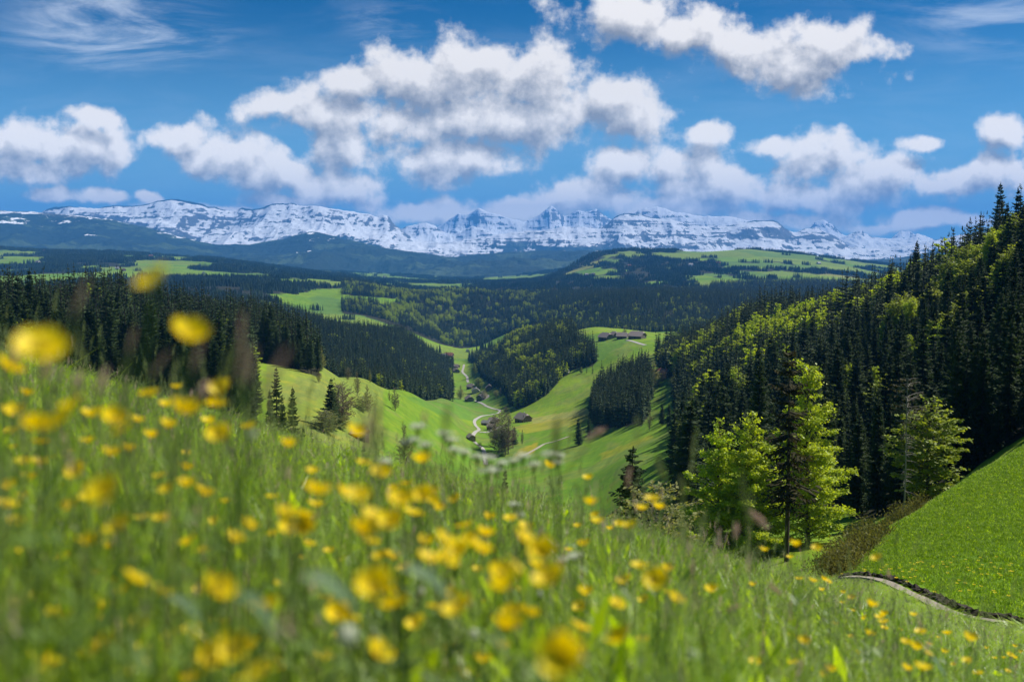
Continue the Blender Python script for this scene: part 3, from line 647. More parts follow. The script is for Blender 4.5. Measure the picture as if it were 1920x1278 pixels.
def scatter(name, pts, rot, sc, idx, meshes, label, kind='stuff', hide=None):
    """one object: instances of the given meshes on points"""
    pts = np.asarray(pts, np.float32)
    me = bpy.data.meshes.new(name); me.vertices.add(len(pts)); me.vertices.foreach_set('co', pts.ravel())
    for nm, tp, arr, key in (('rot', 'FLOAT_VECTOR', rot, 'vector'), ('size', 'FLOAT_VECTOR', sc, 'vector'), ('pick', 'INT', idx, 'value')):
        a = me.attributes.new(nm, tp, 'POINT'); a.data.foreach_set(key, np.asarray(arr, np.int32 if tp == 'INT' else np.float32).ravel())
    col = bpy.data.collections.new(name + '_parts')
    for i, m in enumerate(meshes): col.objects.link(bpy.data.objects.new('%s_part_%02d' % (name, i), m))
    o = link(name, me); tag(o, label=label, kind=kind)
    ng = bpy.data.node_groups.new(name, 'GeometryNodeTree')
    ng.interface.new_socket('Geometry', in_out='INPUT', socket_type='NodeSocketGeometry'); ng.interface.new_socket('Geometry', in_out='OUTPUT', socket_type='NodeSocketGeometry')
    N = ng.nodes; L = ng.links
    gi = N.new('NodeGroupInput'); go = N.new('NodeGroupOutput'); ip = N.new('GeometryNodeInstanceOnPoints')
    ci = N.new('GeometryNodeCollectionInfo'); ci.inputs['Collection'].default_value = col; ci.inputs['Separate Children'].default_value = True; ci.inputs['Reset Children'].default_value = True
    def attr(n, t):
        a = N.new('GeometryNodeInputNamedAttribute'); a.data_type = t; a.inputs[0].default_value = n; return a.outputs[0]
    L.new(gi.outputs[0], ip.inputs['Points']); L.new(ci.outputs[0], ip.inputs['Instance']); ip.inputs['Pick Instance'].default_value = True
    L.new(attr('pick', 'INT'), ip.inputs['Instance Index']); L.new(attr('rot', 'FLOAT_VECTOR'), ip.inputs['Rotation']); L.new(attr('size', 'FLOAT_VECTOR'), ip.inputs['Scale'])
    L.new(ip.outputs[0], go.inputs[0])
    md = o.modifiers.new('scatter', 'NODES'); md.node_group = ng
    return o
def tree(name, kind, var, x, y, z, h, label, cat, group=None, rz=None, wide=1.0, parts=('trunk', 'crown')):
    tm, cm, H, _ = KINDS[kind][var % len(KINDS[kind])]; k = h / H
    r = bpy.data.objects.new(name, None); C.objects.link(r); r.location = (x, y, z - 0.3); r.rotation_euler = (0, 0, random.uniform(0, 6.28) if rz is None else rz)
    r.scale = (k * wide, k * wide, k); r.empty_display_size = .5
    tag(r, label, cat, group)
    link(parts[0], tm, r); link(parts[1], cm, r)
    return r

# ------------------------------------------------------------------ woods
def gen_region(key, u0, u1, d0, d1, spacing, decid):
    A = 0.5 * (u1 - u0) * (d1**2 - d0**2); n = int(A / spacing**2)
    g = np.random.default_rng(abs(hash(key)) % 1000 if False else sum(map(ord, key)))
    u = g.uniform(u0, u1, n); d = np.sqrt(g.uniform(0, 1, n) * (d1**2 - d0**2) + d0**2); x = u * d; y = d
    return x, y, g
def pxu(px): return float(us(px, 600)[0])
SPEC = {'left': (-420, 620, 330, 1150, 5.6, .03), 'midleft': (520, 850, 880, 2500, 6.6, .03), 'centre': (860, 1130, 1150, 2650, 6.8, .10), 'copse': (1095, 1230, 620, 1150, 5.2, .0),
        'right': (1225, 2350, 112, 1300, 6.6, .10), 'band': (1000, 1900, 2150, 4200, 10.5, .05), 'back': (630, 1050, 3150, 4600, 11, .15), 'leftlow': (-300, 600, 1150, 2700, 9.5, .06), 'rightback': (1330, 2300, 1300, 4500, 12, .05)}
TREES = []
for key, (p0, p1, d0, d1, sp, dec) in SPEC.items():
    x, y, g = gen_region(key, pxu(p0), pxu(p1), d0, d1, sp, dec)
    z = ground(x, y); px, py = proj(x, y, z); rg = regions(x, y, px, py); m = rg[key].copy()
    for k2 in ORDER[:ORDER.index(key)]: m &= ~rg[k2]
    x, y, z, px, py = x[m], y[m], z[m], px[m], py[m]; n = len(x)
    cl = fbm(x / 45, y / 45, 71, 3)
    pr = dec * np.clip(.1 + 13 * cl, 0, 6)
    if key == 'right':
        ridge = np.interp(px, [1270, 1400, 1520, 1600, 1680, 1760, 1920], [1000, 980, 800, 690, 600, 520, 390])
        pr *= np.interp(y / ridge, [.25, .55, .75, 1.1], [0.2, .8, 1.9, 2.2]) * (y > 230)
    if key == 'centre': pr *= np.where((px > 950) & (px < 1060) & (py < 700) & (px < 1015), 2.2, .25)
    if key == 'back': pr *= np.where((px > 700) & (px < 880), 1.8, .4)
    if key == 'band': pr *= np.where((py > 575), 1.1, .2)
    isd = g.random(n) < pr
    h = np.where(isd, g.normal(17, 2.5, n), g.normal(25.5, 5.2, n).clip(9, 38) * (1 + .15 * fbm(x / 80, y / 80, 5, 2)))
    if key == 'copse': h = g.normal(25, 3.5, n)
    if key == 'right': h = h * np.where(isd, 1.22, 1) * np.interp(y, [110, 200, 300, 420], [.56, .64, .82, 1])
    if key in ('centre', 'back'): h = h * np.where(isd, 1.25, 1)
    TREES.append(np.c_[x, y, z, h, isd, np.full(n, ORDER.index(key)), px, py])
T = np.concatenate(TREES)
# which trees the camera sees best: paint them near to far over the terrain profile
PU = np.linspace(pxu(-40), pxu(1960), 260); PD = np.exp(np.linspace(math.log(6), math.log(14000), 300))
prof = ground(PU[:, None] * PD[None], PD[None] + 0 * PU[:, None]) / PD[None]
grass_line = us(PU * FPX + 960, 908 + .28 * (PU * FPX) - 12)[1]
prof[:, 0] = np.maximum(prof[:, 0], grass_line)
PM = np.maximum.accumulate(prof, axis=1)
def visible_area(T):
    Wb, Hb = 960, 639; cov = np.zeros((Hb, Wb), bool); order = np.argsort(T[:, 1]); out = np.zeros(len(T))
    wf = np.where(T[:, 4] > 0, .27, .125)
    ui = np.clip(np.searchsorted(PU, T[:, 0] / T[:, 1]), 0, len(PU) - 1); di = np.clip(np.searchsorted(PD, T[:, 1]) - 2, 0, len(PD) - 1)
    hs = PM[ui, di]                                   # occluding slope in front
    _, pt = proj(T[:, 0], T[:, 1], T[:, 2] + T[:, 3]); _, pocc = proj(T[:, 0], T[:, 1], hs * T[:, 1])
    for i in order:
        top = pt[i] / 2; bot = min(T[i, 7], pocc[i]) / 2; cx = T[i, 6] / 2
        if bot <= top or cx < -5 or cx > Wb + 5 or top > Hb: continue
        hw = max(wf[i] * T[i, 3] * FPX / T[i, 1] / 2, .6); full = (T[i, 7] - pt[i]) / 2
        for r in range(max(0, int(top)), min(Hb, int(bot) + 1)):
            w = hw * (min(1, (r - top + 1) / full * 1.15) if not T[i, 4] else .8)
            a, b = max(0, int(cx - w)), min(Wb, int(cx + w) + 1)
            if b > a: out[i] += (b - a) - cov[r, a:b].sum(); cov[r, a:b] = True
        if T[i, 1] > 2600: break
    return out
vis = visible_area(T)
SP_IDX = [i for i in np.argsort(-vis * (T[:, 4] < .5)) if vis[i] > 3 and T[i, 4] < .5][:272]
BR_IDX = [i for i in np.argsort(-vis * (T[:, 4] > .5)) if vis[i] > 3 and T[i, 4] > .5 and T[i, 1] < 1500][:150]
print('trees', len(T), 'individual', len(SP_IDX), len(BR_IDX), 'smallest', vis[SP_IDX[-1]])
WHERE = {0: 'on the dark left-hand ridge', 1: 'on the steep dark slope left of the valley', 2: 'on the wooded knoll in mid valley', 3: 'in the copse right of the valley road',
         4: 'on the right-hand forest slope', 5: 'in the wood beyond the hill farm', 6: 'on the wooded hill closing the valley', 9: 'in the hollow behind the left ridge', 10: 'behind the right-hand ridge'}
def band_of(i):
    r, px, py, d = int(T[i, 5]), T[i, 6], T[i, 7], T[i, 1]
    if r == 4: return 'near its foot' if d < 230 else ('halfway up the slope' if d < 430 else 'up near its skyline')
    if r == 0: return 'by the meadow' if px > 430 else ('behind blurred buttercups' if px > 180 else 'far left')
    return 'among its close neighbours'
def adj(i):
    same = np.r_[SP_IDX, BR_IDX]; same = same[T[same, 4] == T[i, 4]]; same = same[T[same, 5] == T[i, 5]]; q = (T[same, 3] < T[i, 3]).mean()
    return 'tall' if q > .66 else 'short' if q < .33 else 'middling'
def col_of(i):
    if int(T[i, 5]) != 4: return ''
    px = T[i, 6]; return ' above the copse' if px < 1340 else ' above the beeches' if px < 1480 else ' above the tallest beech' if px < 1610 else ' left of the hill' if px < 1720 else ' above the hill' if px < 1840 else ' at right edge'
for n_, i in enumerate(SP_IDX):
    x, y, z, h = T[i, :4]; far = y > 620
    lb = '%s dark spruce %s, %s%s' % (adj(i), WHERE[int(T[i, 5])], band_of(i), col_of(i))
    tree('spruce_tree', 'spruce_low' if far else 'spruce', n_, x, y, z, h, lb, 'spruce', 'spruces ' + WHERE[int(T[i, 5])], wide=random.uniform(1.0, 1.5))
for n_, i in enumerate(BR_IDX):
    x, y, z, h = T[i, :4]; far = y > 500
    lb = '%s lime-green tree %s, %s%s' % (adj(i), WHERE[int(T[i, 5])], band_of(i), col_of(i))
    tree('broadleaf_tree', 'beech_low' if far else ('beech' if n_ % 2 else 'broadleaf'), n_, x, y, z, h, lb, 'broadleaf tree', 'broadleaf trees ' + WHERE[int(T[i, 5])], wide=random.uniform(.9, 1.3))
rest = np.ones(len(T), bool); rest[SP_IDX] = False; rest[BR_IDX] = False
def forest(name, sel, kinds, label):
    t = T[sel]; n = len(t)
    if not n: return
    ms = []; hs = []
    for k in kinds:
        for v in KINDS[k]: ms.append(v[3]); hs.append(v[2])
    g = np.random.default_rng(n); idx = g.integers(0, len(ms), n); k = t[:, 3] / np.array(hs)[idx]; w = k * g.uniform(1.0, 1.5, n)
    pos = t[:, :3] - [0, 0, .3]
    scatter(name, pos, np.c_[g.normal(0, .02, n), g.normal(0, .02, n), g.uniform(0, 6.28, n)], np.c_[w, w, k], idx, ms, label)
forest('spruce_forest', rest & (T[:, 4] < .5) & (T[:, 1] < 420), ['spruce'], 'close dark spruce forest filling in between the nearer trees')
forest('spruce_forest', rest & (T[:, 4] < .5) & (T[:, 1] >= 420), ['spruce_low'], 'dark spruce forest covering the distant slopes')
forest('broadleaf_wood', rest & (T[:, 4] > .5), ['beech_low', 'broadleaf_low'], 'light green broadleaf crowns scattered through the spruce forest')
# far woods as patches
def far_wood():
    g = np.random.default_rng(77); n = 26000
    u = g.uniform(pxu(-350), pxu(2150), n); d = np.sqrt(g.uniform(0, 1, n) * (12500.**2 - 2600.**2) + 2600.**2); x = u * d; y = d
    z = ground(x, y); px, py = proj(x, y, z); r = regions(x, y, px, py)
    m = (r['farwood'] | r['farwood2']); 
    for k in ('band', 'back', 'rightback'): m &= ~r[k]
    m |= (g.random(n) < .012) & (y > 2600) & ~r['band'] & ~r['back']
    x, y, z = x[m], y[m], z[m]; k = len(x)
    scatter('distant_wood', np.c_[x, y, z], np.c_[np.zeros(k), np.zeros(k), g.uniform(0, 6.28, k)], np.c_[g.uniform(.6, 1.3, k), g.uniform(.4, 1.1, k), g.uniform(.7, 1.1, k)], np.zeros(k), [KINDS['patch'][0][3]], 'dark strips and clumps of woodland on the distant green hills')
    print('far patches', k)
far_wood()

# ------------------------------------------------------------------ single trees that stand out
ST = []      # (x px, top y px, distance or None with base y px, kind, variant, wide, label, category)
def single(px, top, base, kind, var, wide, label, cat='tree', name=None, d=None, group=None, hmax=36):
    if d is None: x, y, z = hit(px, base)
    else: x, y, z = at(px, d)
    zt = float(us(px, top)[1]) * y; h = min(max(zt - z + .3, 1.0), hmax)
    nm = name or {'spruce': 'spruce_tree', 'spruce_low': 'spruce_tree', 'beech': 'beech_tree', 'broadleaf': 'broadleaf_tree', 'bare': 'budding_tree', 'pale': 'budding_tree', 'scrub': 'willow_bush', 'thin_spruce': 'thinning_spruce'}[kind]
    return tree(nm, kind, var, x, y, z, h, label, cat, group, wide=wide)
# right foreground stand
single(1523, 685, 0, 'beech', 0, 1.05, 'tallest yellow-green beech, in the right foreground beside a thin grey spruce', 'beech', d=146)
single(1413, 773, 0, 'beech', 1, 1.05, 'pointed yellow-green beech with a conical crown left of the tall thin spruce', 'beech', d=141)
single(1352, 788, 0, 'beech', 2, 1.0, 'leftmost of the yellow-green foreground beeches, next to a dark spruce', 'beech', d=146)
single(1484, 652, 0, 'thin_spruce', 0, 1.0, 'tall thin spruce with long bare trunk between two yellow-green beeches', 'spruce', d=131, hmax=40)
single(1293, 733, 0, 'spruce', 0, 1.6, 'dark spruce standing alone left of the yellow-green beeches', 'spruce', d=235)
single(1425, 678, 0, 'spruce', 3, 1.1, 'dark olive spruce rising behind the conical beech', 'spruce', d=205)
single(1187, 838, 0, 'spruce', 1, 1.8, 'dark spruce top poking over the meadow crest in the centre right', 'spruce', d=120, hmax=30)
single(1232, 905, 0, 'pale', 1, 1.0, 'pale green young tree behind the meadow crest beside a dark spruce top', 'tree', d=115)
single(1654, 728, 0, 'spruce', 2, 1.0, 'slim dark spruce right of the tallest yellow-green beech', 'spruce', d=165)
single(1620, 780, 0, 'spruce', 4, .9, 'smaller dark spruce close to the right flank of the tallest beech', 'spruce', d=175)
single(1750, 758, 0, 'broadleaf', 0, 1.35, 'round fresh green tree in front of the black forest near the hill crest', 'broadleaf tree', d=130)
single(1796, 618, 0, 'spruce', 1, .95, 'tall dark spruce just right of the round fresh green tree', 'spruce', d=150)
single(1845, 625, 0, 'spruce', 0, 1.0, 'tall dark spruce second from the right edge above the grass hill', 'spruce', d=150)
single(1893, 592, 0, 'spruce', 3, 1.0, 'tallest dark spruce at the right edge above the grass hill', 'spruce', d=150)
def dead_tree():
    x, y, z = at(1704, 118); h = float(us(1704, 708)[1]) * y - z
    r = bpy.data.objects.new('dead_spruce', None); C.objects.link(r); r.location = (x, y, z); tag(r, 'dead grey spruce, bare trunk with thin twigs near its top', 'dead tree')
    g = np.random.default_rng(4); tr = MB(); tz = np.linspace(-1, h, 8); tr.tube(np.c_[.1 * np.sin(tz * .3), tz * 0, tz], .14 * (1 - (tz + 1) / (h + 1) * .8), 6); link('trunk', tr.mesh('trunk', [M_GREYBARK]), r)
    br = MB(); cr = MB(); P = []
    for i in range(90):
        f = g.uniform(.25, .99); a = g.uniform(0, 6.28); L = (1.1 + .9 * g.random()) * (1.25 if f > .75 else .7) * (1.1 - .5 * max(0, f - .9) * 10)
        z0 = f * h; e = np.array([math.cos(a) * L, math.sin(a) * L, .12 * L if f > .75 else -.15 * L]); s0 = np.array([0, 0, z0]); pts = np.array([s0, s0 + e * .55 + (0, 0, .1), s0 + e])
        br.tube(pts, [.03, .02, .008], 3, cap=False)
        if f > .62:
            for q in range(9):
                c = s0 + e * g.uniform(.35, 1); v = np.array([math.cos(a + 1.5), math.sin(a + 1.5), 0]) * g.uniform(-.35, .35); w = e / L * .09
                P.append([c - w, c + w, c + w + v - (0, 0, .12), c - w + v - (0, 0, .2)])
    br.quads(P, 1); link('crown', br.mesh('crown', [M_GREYBARK, M_DEADN]), r)
dead_tree()
# left meadow
single(618, 708, 808, 'spruce', 2, 1.7, 'dark spruce leading the clump in the middle of the left meadow', 'spruce')
single(627, 728, 806, 'spruce', 1, 1.5, 'second dark spruce inside the left meadow clump', 'spruce')
single(635, 720, 800, 'bare', 0, 1.6, 'brown budding tree inside the clump on the left meadow', 'tree')
single(643, 716, 794, 'bare', 1, 1.3, 'pale budding tree at the right side of the left meadow clump', 'tree')
single(612, 768, 812, 'pale', 1, 1.6, 'low grey-green tree at the foot of the left meadow clump', 'tree')
single(640, 775, 806, 'pale', 1, 1.4, 'small rounded tree on the lower right side of the meadow clump', 'tree')
single(670, 696, 742, 'bare', 0, .8, 'slim budding tree on the left meadow below the dark wood', 'tree')
single(690, 722, 772, 'pale', 0, .9, 'thin pale green tree standing right of the meadow bushes', 'tree')
single(679, 742, 772, 'pale', 1, 1.3, 'low grey-green bushy tree on the sloping left meadow', 'tree')
single(741, 725, 770, 'bare', 0, 1.1, 'lone budding tree casting a short shadow on the left meadow', 'tree')
single(730, 731, 752, 'bare', 0, .7, 'small thin tree just behind the lone budding tree', 'tree')
single(762, 711, 733, 'beech', 2, 1.0, 'small bright yellow-green tree against the dark wood edge', 'broadleaf tree')
single(773, 716, 733, 'pale', 0, 1.2, 'small pale tree touching the bright tree at the wood edge', 'tree')
single(603, 652, 694, 'pale', 0, .9, 'tall sparse pale tree where the dark ridge meets the left meadow', 'tree')
single(598, 690, 720, 'bare', 0, .9, 'thin bare tree on the left meadow beneath the sparse pale tree', 'tree')
single(652, 688, 712, 'bare', 1, 1.0, 'grey bare tree at the upper edge of the left meadow', 'tree')
single(712, 697, 724, 'pale', 0, .6, 'narrow light green tree at the upper edge of the left meadow', 'tree')
single(694, 692, 718, 'pale', 0, .5, 'narrow yellowish tree along the foot of the dark wood', 'tree')
single(517, 690, 0, 'spruce', 1, 1.0, 'big dark spruce left of the meadow above the foreground grass', 'spruce', d=330)
single(505, 730, 0, 'spruce', 0, 1.0, 'dark spruce half hidden left of the big meadow spruce', 'spruce', d=310)
single(531, 742, 0, 'spruce', 2, 1.0, 'dark spruce filling the gap between the two meadow-edge spruces', 'spruce', d=300)
single(548, 725, 0, 'spruce', 3, .9, 'dark pointed spruce right of the big meadow-edge spruce', 'spruce', d=320)
for k_, (a_, b_, w_) in enumerate([(581, 808, 1), (595, 838, .9), (611, 834, .9), (622, 872, .9), (633, 858, 1), (640, 880, .9), (606, 858, .8), (648, 905, .8), (567, 800, 1)]):
    single(a_, b_, 0, 'spruce', k_, w_, ('tallest','second','third','fourth','fifth','lowest','inner','last','first')[k_] + ' young spruce stepping down the foot of the left meadow', 'spruce', d=262 - k_ * 3, group='young spruces at the foot of the left meadow', hmax=18)
single(680, 832, 0, 'spruce', 0, .9, 'dark spruce directly below an orange-yellow buttercup near the centre left', 'spruce', d=235, hmax=20)
single(947, 880, 0, 'spruce', 2, .8, 'narrow dark spruce seen through the foreground grass in the centre', 'spruce', d=150, hmax=24)
single(757, 795, 0, 'bare', 0, .8, 'thin brown tree rising behind the white umbels', 'tree', d=420)
# valley
for k_, (a_, t_, b_, kd, w_) in enumerate([(928,776,838,'bare',1.1),(941,770,846,'bare',1.2),(953,776,850,'bare',1.1),(936,800,852,'bare',1.3),(948,805,856,'bare',1.2)]):
    single(a_, t_, b_, kd, k_, w_, ('left', 'tall middle', 'right', 'lower left', 'lower right')[k_] + ' bare grey-brown tree in the clump by the valley road', 'tree', group='bare trees beside the valley farm')
single(964, 800, 834, 'spruce', 3, 1.7, 'small dark spruce beside the bare trees below the valley farm', 'spruce')
single(979, 805, 834, 'bare', 0, .6, 'very thin bare tree at the pasture edge below the valley farm', 'tree')
single(981, 777, 792, 'spruce', 2, 1.0, 'small dark conifer in front of the valley farmhouse roof', 'spruce')
single(1085, 784, 835, 'spruce', 0, 1.7, 'lone dark spruce on the bright pasture with a short shadow', 'spruce')
single(1104, 778, 822, 'spruce', 4, .9, 'dark spruce next to the lone pasture spruce at the copse edge', 'spruce')
single(1227, 678, 726, 'pale', 0, 1.3, 'light yellow-green tree at the right edge of the tall copse', 'tree')
single(1218, 768, 808, 'bare', 0, .7, 'thin bare tree standing right of the tall copse', 'tree')
single(1241, 756, 797, 'spruce', 2, 1.7, 'left one of two small dark spruces on the sunny slope', 'spruce')
single(1254, 757, 800, 'spruce', 1, 1.7, 'right one of two small dark spruces on the sunny slope', 'spruce')
single(1262, 706, 728, 'pale', 1, 1.2, 'brownish round tree on the sunny slope above two small spruces', 'tree')
single(1242, 692, 716, 'bare', 1, 1.2, 'reddish-brown budding tree beside the forest edge', 'tree')
single(1020, 702, 731, 'broadleaf', 0, 1.2, 'grey-green round tree at the lower edge of the wooded knoll', 'broadleaf tree')
single(1100, 683, 702, 'spruce_low', 1, 1.1, 'small spruce on the pasture right of the wooded knoll', 'spruce'); single(1090, 688, 702, 'broadleaf', 1, 1.3, 'low green tree beside the small pasture spruce', 'broadleaf tree'); single(1111, 680, 703, 'spruce_low', 2, 1.1, 'rightmost small spruce on the pasture below the hill farm', 'spruce')
single(948, 762, 774, 'bare', 1, 1.7, 'small brown tree in the bend of the valley road', 'tree')
single(890, 680, 706, 'broadleaf', 1, 1.0, 'bright green tree beside the upper valley road', 'broadleaf tree'); single(897, 708, 734, 'broadleaf', 0, 1.4, 'round light green tree above the hamlet roofs', 'broadleaf tree')
single(863, 722, 749, 'pale', 0, 1.3, 'tall grey-green tree left of the hamlet', 'tree'); single(908, 755 - 24, 750, 'pale', 1, 1.0, 'low tree between the hamlet houses', 'tree'); single(938, 727, 744, 'bare', 0, 1.2, 'bare tree right of the hamlet by the wood', 'tree'); single(930, 731, 745, 'pale', 1, 1.2, 'pale bush at the right end of the hamlet', 'tree')
single(1171, 612, 633, 'bare', 0, 1.2, 'bare tree between the two big hill farm roofs', 'tree'); single(1157, 622, 632, 'pale', 1, 1.2, 'small green tree beside the left hill farm roof', 'tree')
single(899, 828, 846, 'bare', 1, 1.2, 'brownish small tree beside the lower valley road', 'tree')
# scrub along the hill edge on the right
SC = [(1640,955,60),(1652,962,62),(1628,968,58),(1618,985,54),(1605,1000,50),(1590,1008,47),(1578,1020,44),(1566,1030,41),(1640,985,56),(1598,1022,44),(1693,918,86),(1680,925,84),(1707,925,80),(1722,900,88),(1738,903,86),(1583,1034,40)]
for k_, (a_, b_, d_) in enumerate(SC):
    single(a_, b_, 0, 'scrub', k_, 1.0, 'brown-green willow bush along the left edge of the sunlit grass hill' if d_ < 70 else 'sparse twiggy bush where the grass hill meets the dark forest', 'bush', d=d_ + 4, group='bushes along the edge of the right grass hill', hmax=2.6)

# ------------------------------------------------------------------ roads and paths
def smooth_path(P, n=12):
    P = np.array(P, float); out = []
    for i in range(len(P) - 1):
        p0, p1, p2, p3 = P[max(i - 1, 0)], P[i], P[i + 1], P[min(i + 2, len(P) - 1)]
        for t in np.linspace(0, 1, n, endpoint=False): out.append(.5 * (2 * p1 + (p2 - p0) * t + (2 * p0 - 5 * p1 + 4 * p2 - p3) * t * t + (3 * p1 - p0 - 3 * p2 + p3) * t**3))
    return np.array(out + [P[-1]])
def road(name, pxs, w, m, label, lift=.3, dmin=100, pts=None):
    P = np.array([hit(a, b, dmin)[:2] for a, b in pxs]) if pts is None else np.array(pts); c = smooth_path(P)
    tg = np.gradient(c, axis=0); tg /= np.linalg.norm(tg, axis=1)[:, None] + 1e-9; nrm = np.c_[-tg[:, 1], tg[:, 0]]
    L = c + nrm * w / 2; Rr = c - nrm * w / 2; zc = ground(c[:, 0], c[:, 1]); zl = np.maximum(ground(L[:, 0], L[:, 1]), zc - .4) + lift; zr = np.maximum(ground(Rr[:, 0], Rr[:, 1]), zc - .4) + lift
    n = len(c); V = np.concatenate([np.c_[L, zl], np.c_[Rr, zr], np.c_[L, zl - 1.5 * lift - .3], np.c_[Rr, zr - 1.5 * lift - .3]])
    i = np.arange(n - 1); Q = [np.c_[i, i + 1, n + i + 1, n + i], np.c_[2 * n + i, 2 * n + i + 1, i + 1, i], np.c_[n + i, n + i + 1, 3 * n + i + 1, 3 * n + i]]
    return tag(link(name, mesh_np(name, V, Q, m)), kind='structure', label=label)
M_ROAD = simple('pale_road', (0.33, 0.31, 0.28), 0.9, 0.15, 0.2); M_TRACK = simple('gravel_track', (0.36, 0.32, 0.25), 0.95, 0.25, 0.5); M_SOIL = simple('dark_soil', (0.035, 0.027, 0.018), 1, .5, 3, bump=.6); M_PATH = simple('stony_path', (0.25, 0.215, 0.165), .95, .35, 3, bump=.5)
road('road', [(911,872),(909,858),(905,842),(893,832),(886,822),(890,812),(898,806),(893,799),(889.5,792),(893,786),(902,781),(913,778.5),(925,777),(933,775.5),(937.5,771),(931,768),(921,765),(911,761),(904,757),(897,754),(891,751)], 3.5, M_ROAD, 'pale winding road down the valley')
road('road', [(896,752),(908,749),(915,744),(909,739),(903,735)], 5, M_ROAD, 'short pale road between the hamlet houses'); road('road', [(878,718),(876.5,714),(876,708),(871,702),(867,697),(869,690),(870,684)], 5, M_ROAD, 'pale road beyond the hamlet')
road('farm_road', [(899,811),(907,810),(914,811),(921,808),(930,803),(940,799)], 5.5, M_ROAD, 'pale drive to the valley farm'); road('farm_road', [(1175,638),(1185,640),(1198,644),(1210,648)], 5, M_ROAD, 'pale drive to the hill farm')
road('dirt_track', [(982,855),(995,848),(1008,841),(1020,834),(1040,828),(1067,819)], 3.4, M_TRACK, 'brown field track climbing the pasture')
NP = [(1905,17.6),(1870,18.3),(1832,19.4),(1795,21),(1760,23.3),(1720,26),(1690,28.5),(1655,31.5),(1625,34.5),(1598,37.5),(1570,41),(1545,45),(1520,52)]
npts = [at(a, b)[:2] for a, b in NP]
road('path', None, .38, M_PATH, 'narrow stony path along the foot of the grass hill', lift=.05, pts=npts)
def bank():
    c = smooth_path(npts, 14); tg = np.gradient(c, axis=0); tg /= np.linalg.norm(tg, axis=1)[:, None]; nr = np.c_[-tg[:, 1], tg[:, 0]]; nr *= np.sign(nr[:, 0:1] + 1e-9) * 1.0
    rows = []; g = np.random.default_rng(3)
    for off, dz in ((.40, .0), (.42, .03), (.46, .06), (.55, .05), (.7, -.06)):
        q = c + nr * (off + .05 * g.normal(0, 1, (len(c), 1))); rows.append(np.c_[q, ground(q[:, 0], q[:, 1]) + (dz + .05) * (1 + .4 * g.normal(0, 1, len(c))) * np.clip((60 - q[:, 1]) / 20, 0, 1)])
    n = len(c); V = np.concatenate(rows); i = np.arange(n - 1); Q = [np.c_[k * n + i, k * n + i + 1, (k + 1) * n + i + 1, (k + 1) * n + i] for k in range(4)]
    tag(link('earth_bank', mesh_np('earth_bank', V, Q, M_SOIL)), kind='structure', label='dark eroded earth bank above the path')
bank()

